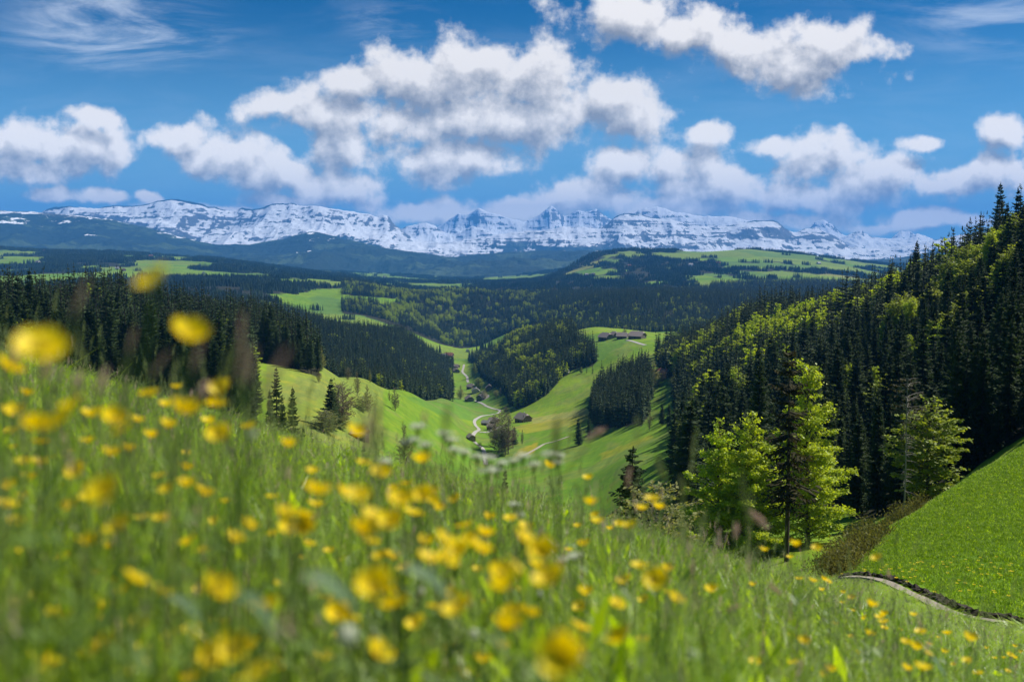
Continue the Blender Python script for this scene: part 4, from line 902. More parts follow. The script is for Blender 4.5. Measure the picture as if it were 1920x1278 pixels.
# ------------------------------------------------------------------ buildings
M_TIMBER = simple('weathered_timber', (0.14, 0.10, 0.07), .85, .3, 1.5); M_PLASTER = simple('pale_plaster', (0.55, 0.52, 0.46), .9, .12, 1.0); M_ROOF = simple('brown_tiles', (0.27, 0.22, 0.19), .8, .3, 1.2); M_ROOFG = simple('grey_roof', (0.24, 0.23, 0.23), .7, .2, .8); M_ROOFR = simple('red_tiles', (0.24, 0.095, 0.06), .8, .25, 1.0)
M_GLASS = simple('window_glass', (0.03, 0.04, 0.05), .15, .1, 1, spec=.6); M_TRIM = simple('white_trim', (0.7, 0.69, 0.65), .6, .05, 1); M_DOOR = simple('barn_door', (0.05, 0.032, 0.02), .8, .3, 2)
def house(name, px, py, w, l, label, cat, rz, roofm=None, wallm=None, wall=3.2, rise=.42, over=1.2, hip=.35, storeys=2, detail=True, group=None, dmin=100):
    x, y, z = hit(px, py, dmin); r = bpy.data.objects.new(name, None); C.objects.link(r); r.location = (x, y, z + .1); r.rotation_euler = (0, 0, R(rz)); tag(r, label, cat, group)
    wl = MB(); hw, hl = w / 2, l / 2; H = wall * (1 if storeys == 1 else 1.5); ridge = H + hw * 2 * rise
    wl.box(-hw, hw, -hl, hl, -2.5, H)
    for s_ in (-1, 1): wl.add([(-hw, s_ * hl, H), (hw, s_ * hl, H), (0, s_ * (hl - .001), ridge - .35)], T=[(0, 1, 2)])
    link('wall', wl.mesh('wall', [wallm or M_TIMBER]), r)
    rf = MB(); o = over; th = .28; sl = rise * 2; ez = H - o * sl; hy = hl + o; ry = hl + o - hip * hw
    for dz, flip in ((.25, 0), (.25 - th, 1)):
        V = [(-hw - o, -hy, ez + dz), (hw + o, -hy, ez + dz), (hw + o, hy, ez + dz), (-hw - o, hy, ez + dz), (0, -ry, ridge + dz), (0, ry, ridge + dz),
             (-hw * hip, -hy, ridge - hw * hip * sl + dz), (hw * hip, -hy, ridge - hw * hip * sl + dz), (hw * hip, hy, ridge - hw * hip * sl + dz), (-hw * hip, hy, ridge - hw * hip * sl + dz)]
        rf.add(V, Q=[(0, 6, 9, 3), (6, 4, 5, 9), (1, 2, 8, 7), (7, 8, 5, 4)], T=[(6, 7, 4), (8, 9, 5)])
    e = [(0, 1, 0), (0, 6, 0)]
    for (a, b) in ((0, 3), (2, 1), (0, 6), (7, 1), (3, 9), (8, 2), (6, 7), (9, 8)):
        v = V; rf.add([np.add(v[a], (0, 0, th)), np.add(v[b], (0, 0, th)), v[b], v[a]], Q=[(0, 1, 2, 3)])
    ro = link('roof', rf.mesh('roof', [roofm or M_ROOF]), r)
    if w > 8:
        ch = MB(); ch.box(.8, 1.5, -1.0, -.3, ridge - 2.2, ridge + .9); ch.box(.7, 1.6, -1.1, -.2, ridge + .9, ridge + 1.05); link('chimney', ch.mesh('chimney', [M_PLASTER]), ro)
    if detail:
        for s_ in (-1,):
            for k in range(int(w // 2.4)):
                wx = -hw + 1.5 + k * 2.3
                for zz in ((1.0,) if storeys == 1 else (.9, H - 1.5)):
                    f = MB(); f.box(wx - .55, wx + .55, s_ * hl - .06, s_ * hl - .003, zz, zz + 1.25); fo = link('window', f.mesh('window', [M_TRIM]), r)
                    g_ = MB(); g_.box(wx - .42, wx + .42, s_ * hl - .09, s_ * hl - .062, zz + .12, zz + 1.12); link('pane', g_.mesh('pane', [M_GLASS]), fo)
        d_ = MB(); d_.box(-hw - .07, -hw - .003, -1.2, 1.2, 0, 2.6); link('door', d_.mesh('door', [M_DOOR]), r)
    return r
house('farmhouse', 981, 791, 12, 15, 'large brown-roofed farmhouse beside the pasture right of the bare trees', 'farmhouse', 35)
house('shed', 911, 797, 6, 9, 'small grey shed by the drive of the valley farm', 'shed', 70, M_ROOFG, storeys=1, over=.5); house('barn', 926, 793, 8, 11, 'brown barn half hidden behind the bare trees', 'barn', 60, storeys=1, over=.7); house('shed', 921, 805, 6, 8, 'low brown shed in front of the bare trees on the drive', 'shed', 75, storeys=1, over=.5)
house('shed', 883, 826, 6, 8, 'dark wooden shed beside the lower bend of the road', 'shed', 20, storeys=1, over=.5)
G_ = 'houses of the small hamlet on the valley road'
house('farmhouse', 880, 753, 12, 15, 'dark hamlet house nearest the left pasture', 'farmhouse', 15, group=G_); house('farmhouse', 904, 750, 12, 15, 'dark hamlet house right of the road with a steep roof', 'farmhouse', -35, group=G_)
house('farmhouse', 892, 737, 13, 13, 'grey-roofed hamlet house with a pale front', 'farmhouse', 5, M_ROOFG, M_PLASTER, group=G_); house('barn', 883, 729, 11, 13, 'brown barn at the upper left of the hamlet', 'barn', 50, group=G_); house('barn', 917, 731, 11, 13, 'brown barn at the right end of the hamlet by the wood', 'barn', 0, group=G_)
house('farmhouse', 855, 698, 13, 15, 'brown house beside the road beyond the hamlet', 'farmhouse', 20); house('barn', 856, 690, 10, 12, 'small barn just above the house beyond the hamlet', 'barn', 60)
house('farmhouse', 842, 669, 16, 22, 'long farmhouse at the far head of the valley meadow', 'farmhouse', 80, M_ROOFR); house('shed', 831, 668, 9, 12, 'pale shed left of the long farmhouse at the valley head', 'shed', 70, M_ROOFG, M_PLASTER, storeys=1); house('house', 877, 660, 9, 11, 'tiny white house at the edge of the wooded knoll', 'house', 10, M_ROOFG, M_PLASTER); house('farmhouse', 886, 645, 14, 16, 'red-roofed farmhouse tucked beneath the far woods', 'farmhouse', 60, M_ROOFR)
house('farmhouse', 1136, 638, 16, 19, 'big left farmhouse of the hill farm with a broad brown roof', 'farmhouse', 38, rise=.4, wall=3.4); house('farmhouse', 1195, 635, 18, 22, 'broad low grey-brown roofed farmhouse at the right of the hill farm', 'farmhouse', 55, rise=.36); house('barn', 1167, 635, 12, 16, 'small barn between the two hill farm roofs', 'barn', 70); house('barn', 1152, 633, 12, 14, 'brown barn touching the left hill farmhouse', 'barn', 20)
house('hut', 1062, 702, 5, 8, 'tiny pale hut at the upper edge of the wooded knoll', 'hut', 60, M_ROOFG, M_PLASTER, storeys=1, over=.5); house('barn', 1246, 704, 9, 12, 'small reddish barn at the forest edge on the slope', 'barn', 40, M_ROOFR, storeys=1)
house('hut', 675, 824, 5, 7, 'grey roofed hut partly behind an orange buttercup', 'hut', 75, M_ROOFG, storeys=1, over=.6)
for k_, (a_, b_, w_, m1, lb) in enumerate([(83,472,26,M_ROOFR,'distant farmhouse on the upper left hill'),(71,493,26,M_PLASTER,'distant white barn on the far left pasture'),(220,505,18,M_PLASTER,'white walled farm left of the blurred yellow flower'),(232,508,18,M_ROOFR,'brown barn next to the white walled farm'),(283,482,30,M_ROOFR,'reddish farm roofs above the blurred yellow flower'),(382,514,16,M_PLASTER,'pale hut in the green field right of the blurred flower'),(962,533,22,M_PLASTER,'small white house on the wooded saddle'),(1100,517,20,M_PLASTER,'white farm on the green hill centre'),(1112,516,20,M_ROOFG,'grey barn beside the white farm on the green hill'),(1295,498,26,M_PLASTER,'white farmhouse on the far right green hill'),(1341,494,26,M_PLASTER,'white farmhouse high on the far green hill'),(1347,495,24,M_ROOFR,'reddish barn beside the high white farmhouse'),(1535,495,24,M_PLASTER,'white farm near the right end of the far hill'),(720,520,18,M_PLASTER,'tiny pale farm beyond the left woods'),(1180,500,20,M_ROOFR,'tiny brown farm on the far green hill')]):
    house('farmhouse', a_, b_, w_ * .8, w_, lb, 'farmhouse', 30 + 37 * k_ % 90, m1 if m1 is not M_PLASTER else M_ROOFG, M_PLASTER if m1 is M_PLASTER else M_TIMBER, wall=4.5, detail=False, dmin=2600)

# ------------------------------------------------------------------ foreground meadow
M_G1 = leafy('fresh_grass', (0.17, 0.31, 0.004), (0.46, 0.55, 0.010), .56, .5, .22, 3.0, (1.5, 1.5, .5))
M_GP = leafy('pasture_grass_blades', (0.095, 0.185, 0.005), (0.16, 0.26, 0.008), .4, .6, .2, 3.0, (1.5, 1.5, .5))
M_G2 = leafy('grey_green_grass', (0.17, 0.28, 0.035), (0.40, 0.48, 0.12), .48, .4, .4, 3.0, (1.3, 1.4, .7))
M_G3 = leafy('dry_straw', (0.22, 0.19, 0.08), (0.33, 0.28, 0.15), .3, .6, .3, 3.0, (1.2, 1.1, .8))
M_HEAD = leafy('pinkish_seed_heads', (0.46, 0.33, 0.28), (0.62, 0.50, 0.43), .35, .8, .1, 30, (1.2, 1.0, .8))
M_HEADG = leafy('green_seed_heads', (0.14, 0.18, 0.07), (0.24, 0.27, 0.13), .35, .7, .2, 30, (1.2, 1.2, .7))
M_PETAL = leafy('buttercup_petals', (0.93, 0.68, 0.0), (0.97, 0.78, 0.004), .42, .5, .25, 20, (1.05, .95, .3), rnd=False)
M_CENTRE = simple('buttercup_centre', (0.55, 0.42, 0.02), .8, .3, 200)
M_STEM = leafy('green_stems', (0.07, 0.13, 0.02), (0.12, 0.19, 0.03), .2, .5, .3, 4, (1.4, 1.4, .6))
M_WHITE = leafy('white_umbel_florets', (0.60, 0.63, 0.48), (0.74, 0.75, 0.62), .3, .8, .1, 40, (1, 1, .9), rnd=False)
def blade_quads(g, n, h, w, bend, r=.06, base=None):
    """n curved blades -> (n*4,4,3)"""
    a = g.uniform(0, 6.28, n); rr = np.sqrt(g.random(n)) * r; p = np.c_[np.cos(a) * rr, np.sin(a) * rr] if base is None else base
    th = g.uniform(0, 6.28, n); L = h * g.uniform(.5, 1.1, n); be = bend * L * g.uniform(.15, 1.3, n); wd = w * g.uniform(.6, 1.4, n) / 2
    d = np.c_[np.cos(th), np.sin(th)]; sdv = np.c_[-np.sin(th), np.cos(th)]; tw = g.normal(0, .5, n)
    t = np.linspace(0, 1, 5); Qs = []; pts = []
    for k in t:
        c = np.c_[p + d * (be * k**2)[:, None], L * (k - .35 * bend * k**3)]; ws = wd * (1 - k**2.2) + .0004
        sv = np.c_[sdv * np.cos(tw * k)[:, None] + d * np.sin(tw * k)[:, None], np.zeros(n)] * ws[:, None]
        pts.append((c - sv, c + sv))
    return np.concatenate([np.stack([pts[i][0], pts[i][1], pts[i + 1][1], pts[i + 1][0]], 1) for i in range(4)])
def seed_head(L, r, g, n=70, curve=.15):
    P = []
    for i in range(n):
        f = g.random(); rad = r * math.sin(min(1, f * .95 + .07) * math.pi) ** .6; a = g.uniform(0, 6.28); c = np.array([math.cos(a) * rad * .6 + curve * L * f * f, math.sin(a) * rad * .6, f * L])
        o_ = np.array([math.cos(a) * rad * .8, math.sin(a) * rad * .8, L * .10]); s_ = np.array([-math.sin(a), math.cos(a), 0]) * max(r * .45, .0006)
        P.append([c - s_ * .5, c + s_ * .5, c + o_ + s_ * .4, c + o_ - s_ * .4])
    return np.array(P)
def clump(seed, n, h, w, mixw, stalks=0, leaf=0, r=.07):
    g = np.random.default_rng(seed); m = MB()
    for mi, k in enumerate(mixw):
        c = int(n * k)
        if c: m.quads(blade_quads(g, c, h * (1 if mi < 2 else .9), w, .55, r), mi)
    for i in range(stalks):
        H = h * g.uniform(1.0, 1.55); q = blade_quads(g, 1, H, .0022, .22, r); m.quads(q, 1); tip = q[-1, 2:].mean(0)
        sh = seed_head(g.uniform(.03, .07), g.uniform(.003, .007), g, 34); m.quads(sh + tip - (0, 0, .01), 3 if g.random() < .4 else 4)
    for i in range(leaf):
        a = g.uniform(0, 6.28); L = g.uniform(.05, .14); W_ = L * g.uniform(.25, .4); z0 = g.uniform(.04, .8 * h); el = g.uniform(.1, 1.2); d = np.array([math.cos(a) * math.cos(el), math.sin(a) * math.cos(el), math.sin(el)]); s_ = np.array([-math.sin(a), math.cos(a), g.normal(0, .2)]) * W_ / 2
        b = np.array([g.normal(0, r * .5), g.normal(0, r * .5), z0]); m.quads([[b, b + d * L * .45 + s_, b + d * L, b + d * L * .45 - s_]], 0 if g.random() < .6 else 1)
        m.quads([[b - (0, 0, z0) , b - (0, 0, z0) + (.0015, 0, 0), b + (.0015, 0, 0), b]], 0)
    return m.mesh('grass_clump', [M_G1, M_G2, M_G3, M_HEAD, M_HEADG])
CL = [clump(1, 46, .34, .0055, (.75, .2, .05)), clump(2, 40, .42, .0048, (.6, .3, .1), 2), clump(3, 44, .30, .0060, (.85, .13, .02), 0, 6), clump(4, 34, .46, .0045, (.45, .4, .15), 4), clump(5, 30, .26, .0065, (.8, .2, 0), 0, 14), clump(6, 36, .38, .0050, (.6, .32, .08), 3, 4), clump(7, 40, .40, .0070, (.35, .6, .05), 1, 4), clump(8, 26, .5, .0040, (.5, .3, .2), 6)]
def meadow():
    g = np.random.default_rng(123); X = []; Y = []
    for (d0, d1, dens) in ((.30, 3, 75), (3, 7, 48), (7, 14, 30), (14, 27, 19)):
        um, uM = -.85, .85; A = .5 * (uM - um) * ((d1 + .6)**2 - (d0 + .6)**2); n = int(A * dens)
        yy = np.sqrt(g.random(n) * ((d1 + .6)**2 - (d0 + .6)**2) + (d0 + .6)**2) - .6; uu = g.uniform(um, uM, n); X.append(uu * (yy + .6)); Y.append(yy)
    # beside and behind the camera too
    n = 700; xs = g.uniform(-3, 3, n); ys = g.uniform(-2.2, .4, n); k = (np.hypot(xs, ys) > .55); X.append(xs[k]); Y.append(ys[k])
    x = np.concatenate(X); y = np.concatenate(Y); r = np.hypot(x, y)
    tuft = fbm(x / .5, y / .5, 31, 3); big = fbm(x / 2.5, y / 2.5, 33, 3)
    keep = (tuft > -.42) & (r > .42)
    # thin grass on the worn strip before the path, none on the path
    pp = smooth_path(npts, 6); dd = np.min(np.hypot(x[:, None] - pp[None, :, 0], y[:, None] - pp[None, :, 1]), axis=1)
    keep &= (dd > .38) & ~((dd < 1.4) & (g.random(len(x)) < .35))
    beyond = np.interp(x / np.maximum(y, 1), pp[::-1, 0] / pp[::-1, 1], pp[::-1, 1]); keep &= ~((x > .42 * y) & (y > 17) & (y > beyond))
    x, y, r, tuft, big = x[keep], y[keep], r[keep], tuft[keep], big[keep]
    n = len(x); z = ground(x, y); u = x / np.maximum(y, .3)
    hz = 1.12 + .35 * tuft + .18 * big; hz *= np.interp(u, [-.5, -.38, -.2, -.04, .25, .52], [.95, .74, .62, .78, .85, .62]) * np.interp(y, [0, 1, 3, 6, 14, 27], [.85, .85, .9, 1, .8, .6]); hz *= g.uniform(.7, 1.25, n); ddk = dd[keep] if False else np.min(np.hypot(x[:, None] - pp[None, :, 0], y[:, None] - pp[None, :, 1]), axis=1); hz *= np.interp(ddk, [0, 3, 8], [.42, .6, 1])
    # no blade right before the lens
    hz = np.where((y > -.1) & (y < .9) & (np.abs(u) < .75), np.minimum(hz, np.interp(u, [-.5, .0, .5], [1.05, .75, .6])), hz)
    idx = g.choice(len(CL), n, p=[.17, .14, .17, .1, .14, .12, .09, .07]); idx = np.where((big > .25) & (g.random(n) < .35), 6, idx); idx = np.where((r < 1.0) & (idx == 7), 0, idx)
    wdt = np.interp(y, [0, 3, 10, 27], [1.0, 1.1, 1.6, 2.4]) * g.uniform(.85, 1.2, n)
    lean = g.normal(0, .13, (n, 2))
    scatter('meadow_grass', np.c_[x, y, z - .015], np.c_[lean, g.uniform(0, 6.28, n)], np.c_[wdt, wdt, hz], idx, CL, 'long blurred spring meadow grass filling the foreground')
    print('grass clumps', n)
meadow()
def stalk_clump(seed):
    g = np.random.default_rng(seed); m = MB()
    for i in range(4):
        H = g.uniform(.62, 1.0); q = blade_quads(g, 1, H, .0026, .16, .12); m.quads(q, 1 if g.random() < .7 else 2); tip = q[-1, 2:].mean(0)
        m.quads(seed_head(g.uniform(.04, .09), g.uniform(.003, .0065), g, 46) + tip - (0, 0, .02), 3 if g.random() < .25 else 4)
    m.quads(blade_quads(g, 7, .75, .004, .35, .12), 1)
    return m.mesh('grass_stalks', [M_G1, M_G2, M_G3, M_HEAD, M_HEADG])
def stalks():
    g = np.random.default_rng(321); n = 2300; y = g.uniform(.95, 9, n) ** 1.0; u = g.uniform(-.62, .6, n); x = u * (y + .3); k = g.random(n) < np.interp(u, [-.6, 0, .35, .6], [1, .6, .3, .08]); x, y = x[k], y[k]; n = len(x); s = g.uniform(.5, .82, n) * np.interp(y, [.9, 2], [.85, 1])
    scatter('tall_grass_stalks', np.c_[x, y, ground(x, y) - .02], np.c_[g.normal(0, .12, (n, 2)), g.uniform(0, 6.28, n)], np.c_[s, s, s], g.integers(0, 4, n), [stalk_clump(i) for i in range(4)], 'loose tall seeding stalks standing above the meadow grass')
stalks()
def tuft_mesh(seed):
    g = np.random.default_rng(seed); m = MB(); m.quads(blade_quads(g, 26, .15, .014, .6, .16)); m.quads(blade_quads(g, 6, .17, .012, .6, .16), 1); return m.mesh('pasture_tuft', [M_GP, M_G1])
def hill_grass():
    g = np.random.default_rng(9); n = 52000; u = g.uniform(.28, .72, n); d = np.sqrt(g.random(n) * (105.**2 - 19.**2) + 19.**2); x = u * d; y = d; px = 960 + u * FPX
    pp = smooth_path(npts, 6); beyond = np.interp(u, pp[::-1, 0] / pp[::-1, 1], pp[::-1, 1]); dd = np.min(np.hypot(x[:, None] - pp[None, :, 0], y[:, None] - pp[None, :, 1]), axis=1)
    far = np.interp(px, [1560, 1600, 1680, 1760, 1840, 1920], [50, 68, 74, 86, 93, 99]); k = (y > beyond) & (dd > 1.0) & (y < far + 3); x, y = x[k], y[k]; n = len(x)
    s = np.interp(y, [20, 100], [1.0, 2.0]) * g.uniform(.6, 1.3, n)
    scatter('pasture_grass', np.c_[x, y, ground(x, y) - .02], np.c_[g.normal(0, .1, (n, 2)), g.uniform(0, 6.28, n)], np.c_[s, s, s * g.uniform(.5, .9, n)], g.integers(0, 3, n), [tuft_mesh(i) for i in range(3)], 'short sunlit pasture grass on the rounded hill at right')
    print('hill tufts', n)
    m = MB(); g = np.random.default_rng(2); m.quads([[(math.cos(a) * .012, math.sin(a) * .012, .0), (math.cos(a + .9) * .03, math.sin(a + .9) * .03, .012), (math.cos(a + .45) * .045, math.sin(a + .45) * .045, .015), (math.cos(a) * .03, math.sin(a) * .03, .012)] for a in np.arange(5) * 1.256]); fm = m.mesh('tiny_flower', [M_PETAL])
    q = 420; u = g.uniform(.33, .52, q); d = g.uniform(24, 80, q); x = u * d; y = d; k = (fbm(x / 6, y / 9, 15, 3) > .3) & (y > np.interp(u, pp[::-1, 0] / pp[::-1, 1], pp[::-1, 1]) + 1); x, y = x[k], y[k]; q = len(x)
    scatter('tiny_pasture_flowers', np.c_[x, y, ground(x, y) + .17], np.zeros((q, 3)), np.full((q, 3), 1.3), np.zeros(q), [fm], 'tiny yellow flowers sprinkled over the right grass hill')
hill_grass()

# buttercups: (x, y, apparent width) in the photograph
F = [(292,530,105),(355,635,90),(77,655,110),(15,692,35),(50,740,20),(280,740,27),(333,727,18),(416,735,32),(406,760,30),(138,762,42),(347,775,38),(361,772,25),(313,760,22),(315,800,26),(75,800,82),(112,792,40),(212,790,36),(231,808,36),(257,789,22),(410,820,36),(133,845,14),(97,858,12),(145,890,30),(196,922,52),(168,935,28),(42,935,22),(12,948,28),(85,962,20),(132,955,28),(225,988,38),(315,920,28),(343,943,11),(380,1033,24),(438,1012,30),(172,1020,34),
(253,1087,42),(297,1113,38),(405,1115,45),(497,1138,48),(441,1222,50),(401,1240,42),(490,1264,118),(365,1277,38),(668,815,25),(683,869,22),(713,889,27),(794,866,25),(764,907,20),(595,924,38),(646,928,30),(673,930,42),(751,938,38),(794,934,30),(810,922,22),(814,940,22),(821,953,20),(775,963,26),(790,967,20),(535,973,38),(568,965,32),(543,994,30),(572,992,32),(699,971,40),(730,981,38),(681,1002,38),(697,1018,28),(712,1046,24),(737,1048,24),
(873,986,25),(833,1017,36),(797,1018,24),(884,1012,30),(897,1029,36),(908,1039,20),(804,1049,38),(836,1051,38),(861,1039,32),(958,973,20),(983,1013,36),(1018,1039,40),(963,1064,40),(937,1076,34),(953,1103,45),(981,1107,20),(1031,1087,42),(705,1107,52),(742,1135,42),(735,1112,35),(634,1158,36),(654,1160,35),(708,1226,42),(781,1174,30),(816,1138,28),(861,1144,42),(839,1222,25),(958,1150,32),(991,1152,32),(956,1179,38),(942,1212,25),(905,1238,28),(1057,1238,64),(1088,1177,30),
(1103,897,15),(1108,945,20),(1116,965,12),(1120,979,18),(1030,875,15),(1223,936,22),(1203,954,18),(1236,953,16),(1161,982,15),(1182,987,22),(1146,992,10),(1200,1062,24),(1230,1089,34),(1252,1068,18),(1252,1110,16),(1268,1125,24),(1171,1092,20),(1157,1133,26),(1208,1125,16),(1335,1108,18),(1067,1031,14),(1084,987,12),(1166,1201,35),(1204,1200,22),(1275,1215,15),(1321,1214,15),(1417,1240,18),(1432,1031,14),(1492,1022,18),(1532,1027,15),(1481,1045,9),(1411,1097,10),(1499,1085,10),(1524,1089,12),
(1509,1204,20),(1489,1242,18),(1064,1185,16),(1009,1185,12),(1484,1192,10),(1645,1047,16),(1544,1086,10),(1552,1090,10),(1541,1106,9),(1581,1111,8),(1580,1129,9),(1597,1121,10),(1633,1135,16),(1657,1166,13),(1649,1158,13),(1657,1153,10),(1658,1177,10),(1713,1153,11),(1631,1190,14),(1726,1185,15),(1699,1205,15),(1717,1215,17),(1741,1226,15),(1777,1188,11),(1820,1199,17),(1814,1239,16),(1730,1253,22),(1701,1255,16),(1835,1262,14),(1557,1256,18),(1542,1266,14),(1596,1193,9),(1601,1145,7),
(1904,1212,6),(1894,1227,8),(1884,1233,8),(1902,1233,8),(1865,1233,7),(1914,1222,7),(1772,1223,10),(1743,1207,9),(1673,1213,8),(1850,1215,6),(1788,1245,8),(1760,1195,6),(1620,1160,8),(1690,1180,7),(1660,1235,9),(1610,1225,10),(1890,1258,9),(1565,1170,8)]
_g = np.random.default_rng(88)
while len(F) < 292:
    q = (float(_g.uniform(5, 1100)), float(_g.uniform(740, 1270)), float(_g.uniform(13, 27)))
    if q[1] > 908 + .28 * (q[0] - 960) + 25 and _g.random() < (1.0 if q[0] < 420 else .55) and all((q[0] - f[0])**2 + (q[1] - f[1])**2 > 24**2 for f in F): F.append(tuple(int(v) for v in q))
def flower_meshes():
    bl = []; ce = []
    for s_ in range(3):
        g = np.random.default_rng(s_); m = MB()
        for k in range(5):
            a = k * 1.2566 + g.normal(0, .08); ca, sa = math.cos(a), math.sin(a); cup = (.55, .8, .35)[s_]; rows = []
            for f, wd in ((.08, .2), (.4, .62), (.75, .80), (1, .42)):
                rr = .0178 * f; zz = .0170 * cup * f**1.6; w_ = .0115 * wd; rows.append(((rr * ca - sa * w_ * -1, rr * sa + ca * w_ * -1, zz + .0012 * wd), (rr * ca, rr * sa, zz - .0008), (rr * ca - sa * w_, rr * sa + ca * w_, zz + .0012 * wd)))
            for i in range(3):
                for j in range(2): m.quads([[rows[i][j], rows[i][j + 1], rows[i + 1][j + 1], rows[i + 1][j]]])
        me = m.mesh('blossom', [M_PETAL]); me.polygons.foreach_set('use_smooth', [True] * len(me.polygons)); bl.append(me)
    for s_ in range(1):
        m = MB(); g = np.random.default_rng(8)
        for i in range(40):
            a = i * 2.4; r_ = .0042 * math.sqrt(i / 40); p = np.array([math.cos(a) * r_, math.sin(a) * r_, .004 + .002 * (1 - i / 40)]); m.box(p[0] - .0004, p[0] + .0004, p[1] - .0004, p[1] + .0004, .001, p[2])
        ce.append(m.mesh('flower_centre', [M_CENTRE]))
    st = []
    for s_ in range(4):
        g = np.random.default_rng(s_ + 40); m = MB(); b1, b2 = g.normal(0, .035, 2); tz = np.linspace(0, 1, 9); path = np.c_[b1 * np.sin(tz * 3.14), b2 * np.sin(tz * 3.14), tz]
        m.tube(path, np.linspace(.0018, .0010, 9), 5)
        for k in range(5):
            z0 = g.uniform(.1, .75); p = np.array([np.interp(z0, tz, path[:, 0]), np.interp(z0, tz, path[:, 1]), z0]); a = g.uniform(0, 6.28)
            for q in (-.5, 0, .5): d_ = np.array([math.cos(a + q), math.sin(a + q), .9]); s2 = np.array([-math.sin(a + q), math.cos(a + q), 0]) * .004; L = g.uniform(.03, .06); m.quads([[p, p + d_ * L * .5 + s2, p + d_ * L, p + d_ * L * .5 - s2]])
        st.append(m.mesh('stem', [M_STEM]))
    return bl, ce[0], st
BL, CE, STM = flower_meshes()
def place_top(px, py, d, hmin=.16, hmax=.74):
    """stand a plant whose head is seen at (px,py) about d metres away; move it nearer or farther until it is a plausible height"""
    u, s = us(px, py)
    for it in range(60):
        x, y, zt = float(u * d), float(d), float(s * d); zg = float(ground(x, y)); h = zt - zg
        if h > hmax: d *= .97 if zt < 0 or True else 1
        elif h < hmin: d *= .96 if s < -.24 - .28 * u else 1.03
        else: break
        if d < .35: break
    return x, y, zg, max(h, .1)
def flower_label(px, py, w, rank=None):
    ORD = ['leftmost', 'second', 'third', 'fourth', 'fifth', 'sixth', 'seventh', 'eighth', 'ninth', 'tenth', 'eleventh', 'twelfth', 'thirteenth', 'fourteenth', 'fifteenth', 'sixteenth']
    c = fclass(px, py, w); mates = sorted(f[0] for f in F if fclass(*f) == c); k = mates.index(px); pos = ORD[0] + ' of' if k == 0 else ('rightmost of' if k == len(mates) - 1 else '%s from left of' % (ORD[k] if k < 16 else '%dth' % (k + 1)))
    if len(mates) == 1: return '%s yellow buttercup %s, the only one that size there' % (c[0], c[1])
    return '%s the %s yellow buttercups %s' % (pos, c[0], c[1])
def fclass(px, py, w):
    cr = 908 + .28 * (px - 960)
    hgt = 'against the view beyond' if py < cr - 15 else ('low down' if py > cr + 215 else ('just under the crest' if py < cr + 70 else 'in mid meadow'))
    side = 'at far left' if px < 200 else 'at left' if px < 520 else 'left of centre' if px < 800 else 'at centre' if px < 1080 else 'right of centre' if px < 1400 else 'at right' if px < 1680 else 'at far right'
    return ('large blurred' if w > 34 else 'medium' if w > 20 else 'small' if w > 11 else 'tiny', hgt + ' ' + side)
def flower_label_old(px, py, w, rank):
    side = 'far left' if px < 320 else 'left' if px < 620 else 'centre left' if px < 860 else 'centre' if px < 1130 else 'right' if px < 1480 else 'far right'
    hgt = 'above the grass tips' if py < 700 + .28 * px - 40 else 'low in the grass' if py > 1130 else 'in the middle of the meadow'
    sz = 'very large blurred' if w > 60 else 'large blurred' if w > 34 else 'medium' if w > 20 else 'small' if w > 11 else 'tiny'
    return '%s yellow buttercup %s, %s side' % (sz, hgt, side) if side != 'centre' else '%s yellow buttercup %s, centre' % (sz, hgt)
SPECIAL = {0: 'huge blurred yellow buttercup rising highest against the dark ridge', 1: 'big blurred yellow buttercup against dark forest, second highest', 2: 'huge blurred yellow buttercup high at the far left', 3: 'yellow buttercup cut by the left edge just under the huge one', 14: 'big blurred buttercup low left of a dense yellow group', 19: 'round yellow buttercup beneath the pair left of the meadow spruces', 41: 'huge yellow buttercup cut off by the bottom edge', 43: 'orange-yellow buttercup alone before the green slope, left of white umbels', 44: 'yellow buttercup just below the lone orange-yellow one', 46: 'yellow buttercup beneath the white umbels', 99: 'large round buttercup near the bottom edge, centre right', 100: 'tilted narrow buttercup facing right in the lower centre', 101: 'small buttercup alone near the crest, left of the dark spruce top', 105: 'pale buttercup under the white umbels at the crest', 106: 'uppermost orange buttercup in front of the dark spruce top', 129: 'orange buttercup in front of the thin spruce trunk', 130: 'orange buttercup right of the thin spruce trunk', 141: 'lone buttercup seen against the sunlit grass hill'}
gi_ = np.random.default_rng(5)
for i, (px, py, w) in enumerate(F):
    x, y, z, h = place_top(px, py, max(.5, min((86.0 if w > 80 else 47.0) / w, 7.5))); r = bpy.data.objects.new('buttercup', None); C.objects.link(r); r.location = (x, y, z); r.empty_display_size = .05
    tag(r, SPECIAL.get(i, flower_label(px, py, w, i)), 'buttercup', 'buttercups in the foreground meadow')
    rz = gi_.uniform(0, 6.28); s_ = link('stem', STM[i % 4], r, rot=(0, 0, rz), sc=(1, 1, h)); sc = float(np.clip(gi_.normal(1.0, .08), .8, 1.2)) * (1.12 if w < 14 else 1)
    til = gi_.uniform(.05, .5) if w < 30 else gi_.uniform(.4, .75); ta = gi_.uniform(.9, 2.2)
    if i == 100: til, ta = 1.15, .5
    b = link('blossom', BL[i % 3], r, loc=(0, 0, h), rot=(til * math.sin(ta), til * math.cos(ta) * .6, rz), sc=(sc, sc, sc * 1.1)); link('flower_centre', CE, b)

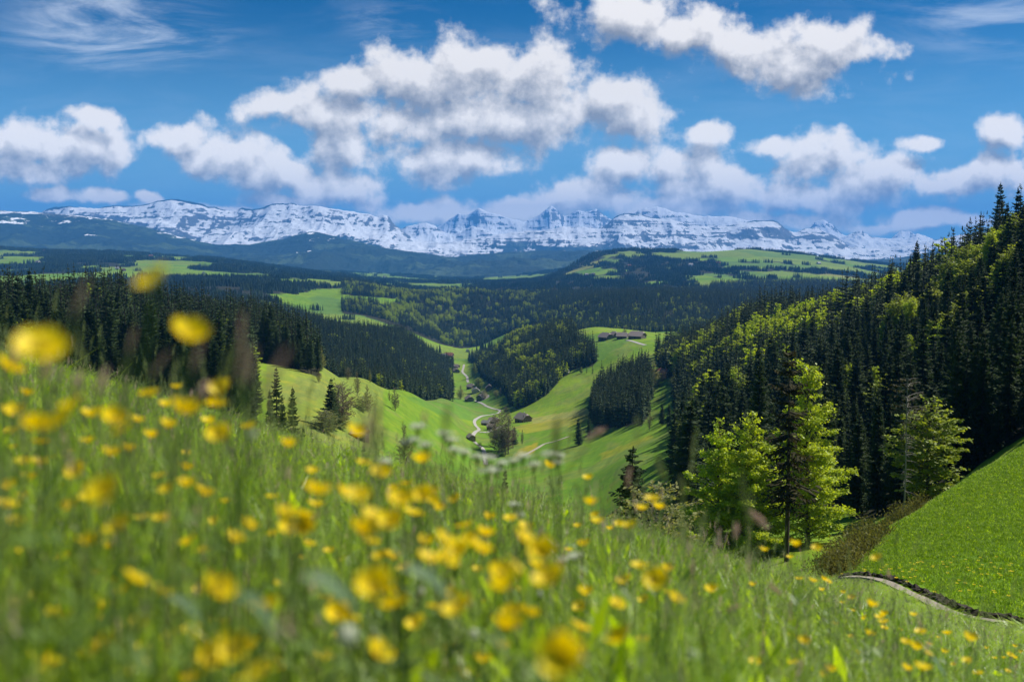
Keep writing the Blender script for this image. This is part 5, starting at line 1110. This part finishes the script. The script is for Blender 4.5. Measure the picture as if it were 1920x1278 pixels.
# seed heads, umbels, seed clocks and broad leaves that show singly
def spike(px, py, d, L, rad, m, label, lean=0.0, seed=0, cat='grass head', name='seed_head_grass', yaw=0.0):
    x, y, z, h = place_top(px, py, d, .2, .85); r = bpy.data.objects.new(name, None); C.objects.link(r); r.location = (x, y, z); tag(r, label, cat, 'seed heads above the meadow grass')
    g = np.random.default_rng(seed); m1 = MB(); tz = np.linspace(0, 1, 9); path = np.c_[lean * h * (tz**2 - 1) * .5, 0 * tz, tz * h]; m1.tube(path, np.linspace(.0016, .0009, 9), 5); link('stem', m1.mesh('stem', [M_STEM]), r)
    m2 = MB(); q = seed_head(L * .9, rad * (.36 if d < 1.1 else .8), g, 150, .1); m2.quads(q - (0, 0, L * .5)); link('seed_head', m2.mesh('seed_head', [m]), r, loc=(0, 0, h), rot=(0, lean * 1.2, yaw))
SPK = [(147,560,.85,.045,.0045,M_HEAD,.25,'pink blurred grass head leaning beside the highest buttercup'),(245,640,1.0,.035,.004,M_HEAD,.15,'pink grass head between the two largest buttercups'),(450,625,.95,.050,.0045,M_HEAD,0,'tall dim pink grass head against the dark forest'),(452,680,.8,.040,.005,M_HEAD,.1,'pale pink grass head below the tall dim one'),(468,688,.85,.04,.005,M_HEAD,.1,'pale grass head touching its left neighbour'),(515,692,.75,.045,.0060,M_HEAD,.35,'whitish pink grass head leaning left of the bright meadow'),(497,735,.8,.04,.005,M_HEAD,.3,'pinkish grass head under the whitish leaning one'),(297,682,1.0,.04,.0045,M_HEAD,.45,'pale leaning grass head under the second buttercup'),(367,668,.9,.035,.005,M_HEAD,.2,'cream grass head overlapping the second highest buttercup'),(85,692,1.1,.035,.005,M_HEAD,.1,'cream grass head over the big left buttercup'),(143,714,1.3,.035,.0045,M_HEAD,.25,'small pale grass head left, under the big buttercup'),(25,664,1.2,.025,.005,M_HEAD,0,'tiny pale grass head at the left edge'),(543,765,1.2,.035,.004,M_HEADG,.2,'slim pale green head before the dark meadow spruces'),(190,715,1.1,.04,.0045,M_HEAD,.2,'pale pink head left of the paired buttercups'),(380,730,1.2,.03,.006,M_HEAD,.4,'short whitish head left of the stacked pair of buttercups'),
 (1422,974,1.9,.055,.008,M_HEAD,-.8,'orange-brown grass head bending left before the beeches'),(1379,994,2.0,.04,.006,M_HEAD,.05,'pink grass head standing before the yellow-green beeches'),(1278,912,1.7,.045,.0055,M_HEADG,-.2,'pale green head left of the leftmost beech'),(1237,876,1.5,.05,.0055,M_HEADG,-.35,'pale green head leaning left over the dark spruce'),(1392,925,1.5,.08,.004,M_HEADG,-.2,'long grey-green head across the conical beech'),(1376,1138,2.2,.04,.006,M_HEAD,.9,'orange-brown head drooping in the right meadow'),(1452,1104,2.3,.045,.006,M_HEAD,-.8,'orange-tinted head bent over in the right meadow'),(1298,1064,2.1,.045,.006,M_HEAD,0,'pink head in the middle of the right meadow'),(1178,893,1.8,.045,.004,M_HEAD,0,'thin brown head in front of the dark spruce top'),(1040,825,1.3,.07,.0055,M_HEADG,-.05,'grey-green head before the field track'),(835,788,1.2,.05,.004,M_HEADG,0,'slim dark green head above the white umbels'),(795,782,1.6,.025,.0035,M_HEAD,0,'small dark brown head above the left umbels'),(1116,812,1.9,.050,.0065,M_HEAD,.75,'plump brownish-purple head leaning right before the copse'),(1680,1010,3.0,.06,.004,M_HEADG,0,'faint thin head before the grass hill'),(1666,1075,3.4,.04,.005,M_HEAD,-.2,'pale small head before the path'),(690,800,1.2,.06,.005,M_HEAD,0,'brown-green head beside the orange-yellow buttercup'),(705,790,1.2,.06,.004,M_HEADG,.05,'green head right of the orange-yellow buttercup'),(560,800,1.0,.05,.0045,M_HEADG,.1,'blurred straw head below the meadow-edge spruces'),(420,700,.8,.05,.005,M_HEADG,.1,'blurred green head between the pink ones'),(230,700,.9,.05,.005,M_HEADG,.1,'blurred green head under the pink one at left')]
for k_, (px, py, d, L, rad, m_, ln, lb) in enumerate(SPK): spike(px, py, d, L, rad, m_, lb, ln, k_)
def parsley(heads, d, label):
    P = []
    for (px, py, wp) in heads:
        u, s = us(px, py); P.append((float(u * d), d, float(s * d), wp / FPX * d))
    cx = sum(p[0] for p in P) / len(P); zg = float(ground(cx, d)); r = bpy.data.objects.new('cow_parsley', None); C.objects.link(r); r.location = (cx, d, zg); tag(r, label, 'cow parsley', 'white flowering umbels in the meadow')
    g = np.random.default_rng(int(cx * 1000) % 999); st = MB(); fork = np.array([0, 0, .45 * min(p[2] - zg for p in P)])
    st.tube([(0, 0, 0), fork * .5 + (.005, 0, 0), fork], [.003, .0025, .002], 5)
    for k, (x, y, z, w) in enumerate(P):
        t = np.array([x - cx, g.normal(0, .02), z - zg]); st.tube([fork, (fork + t) / 2 + (.01, 0, -.01), t - (0, 0, .02)], [.002, .0016, .0012], 4); m = MB(); Q = []
        for q in range(9):
            a = q * 2.4; rr = w * .45 * math.sqrt((q + .5) / 9); c = np.array([math.cos(a) * rr, math.sin(a) * rr, .012 - .25 * rr]); m.tube([(0, 0, -.02), c * .6, c], .0006, 3, m=1)
            for f in range(16):
                p = c + g.normal(0, 1, 3) * [.004, .004, .0018]; n_ = g.normal(0, .5, 3) + (0, 0, 1); n_ /= np.linalg.norm(n_); a_ = np.cross(n_, (1, 0, 0)); a_ /= np.linalg.norm(a_); b_ = np.cross(n_, a_); s_ = .0024; Q.append([p - a_ * s_, p - b_ * s_, p + a_ * s_, p + b_ * s_])
        m.quads(Q); link('umbel', m.mesh('umbel', [M_WHITE, M_STEM]), r, loc=t)
    for q in range(26):
        a = g.uniform(0, 6.28); z0 = g.uniform(.1, 1) * fork[2]; L = g.uniform(.03, .08); dv = np.array([math.cos(a), math.sin(a), .5]); sv = np.array([-math.sin(a), math.cos(a), 0]) * .008; p = np.array([0, 0, z0]); st.quads([[p, p + dv * L * .5 + sv, p + dv * L, p + dv * L * .5 - sv]])
    link('stem', st.mesh('stem', [M_STEM]), r)
parsley([(782,806,34),(796,842,26),(775,828,24),(760,836,18)], 2.3, 'tallest white umbel plant left of the valley road')
parsley([(833,813,30),(843,830,30),(868,856,26),(852,846,20)], 2.4, 'white umbel plant between the tallest one and the road')
parsley([(913,856,32),(912,878,40),(929,886,30),(894,866,24),(940,876,20)], 2.5, 'white umbel plant covering the lower end of the valley road')
parsley([(979,855,36),(1000,872,24),(962,872,22)], 2.6, 'white umbel plant right of the valley road below the farm')
parsley([(1031,858,38),(1044,872,20),(1050,862,14)], 2.6, 'white umbel plant under the field track')
parsley([(1081,1052,22),(1056,1057,16),(1070,1040,14)], 2.5, 'small white umbel plant low in the centre meadow')
parsley([(964,953,20),(975,968,14)], 2.7, 'little white umbel plant beside a small buttercup')
parsley([(724,866,18),(716,878,12)], 2.2, 'little white umbel plant between buttercups left of centre')
def clock(px, py, d, rad, label):
    x, y, z, h = place_top(px, py, d); r = bpy.data.objects.new('dandelion_clock', None); C.objects.link(r); r.location = (x, y, z); tag(r, label, 'seed clock', 'pale round seed clocks')
    st = MB(); st.tube([(0, 0, 0), (.01, 0, h * .5), (0, 0, h)], .0015, 5); link('stem', st.mesh('stem', [M_STEM]), r); g = np.random.default_rng(int(px)); Q = []
    for i in range(240):
        n_ = g.normal(0, 1, 3); n_ /= np.linalg.norm(n_); c = n_ * rad * g.uniform(.55, 1); a_ = np.cross(n_, (.3, .5, 1)); a_ /= np.linalg.norm(a_); b_ = np.cross(n_, a_); s_ = rad * .17; Q.append([c - a_ * s_, c - b_ * s_, c + a_ * s_, c + b_ * s_])
    m = MB(); m.quads(Q); link('seed_ball', m.mesh('seed_ball', [M_WHITE]), r, loc=(0, 0, h))
clock(1299, 1226, 1.5, .010, 'white seed clock near the bottom edge, right of centre'); clock(888, 1188, 1.5, .009, 'pale seed clock left of two stacked buttercups low in the centre'); clock(790, 1107, 1.7, .008, 'pale seed clock right of a big clustered buttercup'); clock(1012, 1112, 2.0, .006, 'small white seed clock under the large centre buttercups'); clock(474, 815, 1.1, .006, 'white blurred seed clock below the meadow-edge spruces'); clock(650, 1190, 1.0, .012, 'white blurred seed clock under the peach coloured buttercup')
M_BROAD = leafy('glossy_broad_leaf', (0.13, 0.20, 0.09), (0.22, 0.29, 0.15), .35, .3, .7, 5, (1.2, 1.3, .6))
def broad_leaf(px0, py0, px1, py1, d, w, label):
    (u0, s0), (u1, s1) = us(px0, py0), us(px1, py1); a = np.array([u0 * d, d, s0 * d]); b = np.array([u1 * d, d + .03, s1 * d]); zg = float(ground(a[0], a[1])); r = tag(link('broad_leaf_plant', None) if False else bpy.data.objects.new('broad_leaf_plant', None), label, 'leaf plant', 'broad leaves among the grass'); C.objects.link(r); r.location = (a[0], a[1], zg)
    o_ = np.array([a[0], a[1], zg]); t = np.linspace(0, 1, 9)[:, None]; c = a + (b - a) * t; c[:, 2] += .012 * np.sin(t[:, 0] * 3.14); s_ = np.array([0.25, 1.0, .55]); s_ /= np.linalg.norm(s_); wd = (w * np.sin(np.clip(t * .96 + .03, 0, 1) * 3.14) ** .7) * .5; L = c - s_ * wd - o_; Rr = c + s_ * wd - o_; M_ = c - o_ - (0, 0, .002); i = range(8); m = MB(); m.quads([[L[k], M_[k], M_[k + 1], L[k + 1]] for k in i] + [[M_[k], Rr[k], Rr[k + 1], M_[k + 1]] for k in i]); link('leaf', m.mesh('leaf', [M_BROAD], True), r)
    st = MB(); st.tube([(0, 0, 0), (a - o_) * .6 + (.004, 0, 0), a - o_], .0016, 5); link('stem', st.mesh('stem', [M_STEM]), r)
broad_leaf(1745,1226,1790,1300,2.6,.022,'pale glossy blade slanting down right beside a buttercup'); broad_leaf(1832,1222,1815,1300,2.6,.018,'pale upright blade near the bottom right'); broad_leaf(745,1060,850,1150,1.0,.014,'grey-green leaf slanting down under the paired buttercups'); broad_leaf(440,1110,510,1230,.8,.011,'pale slanting leaf left of a large buttercup'); broad_leaf(560,1080,660,1170,.8,.013,'curving pale leaf near the lower left centre'); broad_leaf(310,1120,365,1190,1.1,.012,'narrow pale leaf running down right from a buttercup'); broad_leaf(1435,1240,1420,1300,2.0,.022,'pale glossy leaf tip at the bottom edge')

# ------------------------------------------------------------------ haze
def haze():
    m = MB(); m.box(-31500, 31500, -1500, 33500, -700, 1330); me = m.mesh('haze', []); mt = bpy.data.materials.new('valley_air'); mt.use_nodes = True; t = NT(mt.node_tree); t.n.clear()
    v = t.new('ShaderNodeVolumePrincipled'); v.inputs['Density'].default_value = HAZE_D; v.inputs['Color'].default_value = HAZE_C; v.inputs['Anisotropy'].default_value = 0.0
    o = t.new('ShaderNodeOutputMaterial'); t.l.new(v.outputs[0], o.inputs['Volume']); me.materials.clear(); me.materials.append(mt); tag(link('haze', me), kind='stuff', label='blue mountain haze in the distance')
HAZE_D = 5.0e-5; HAZE_C = (0.08, 0.31, 0.74, 1)
haze()
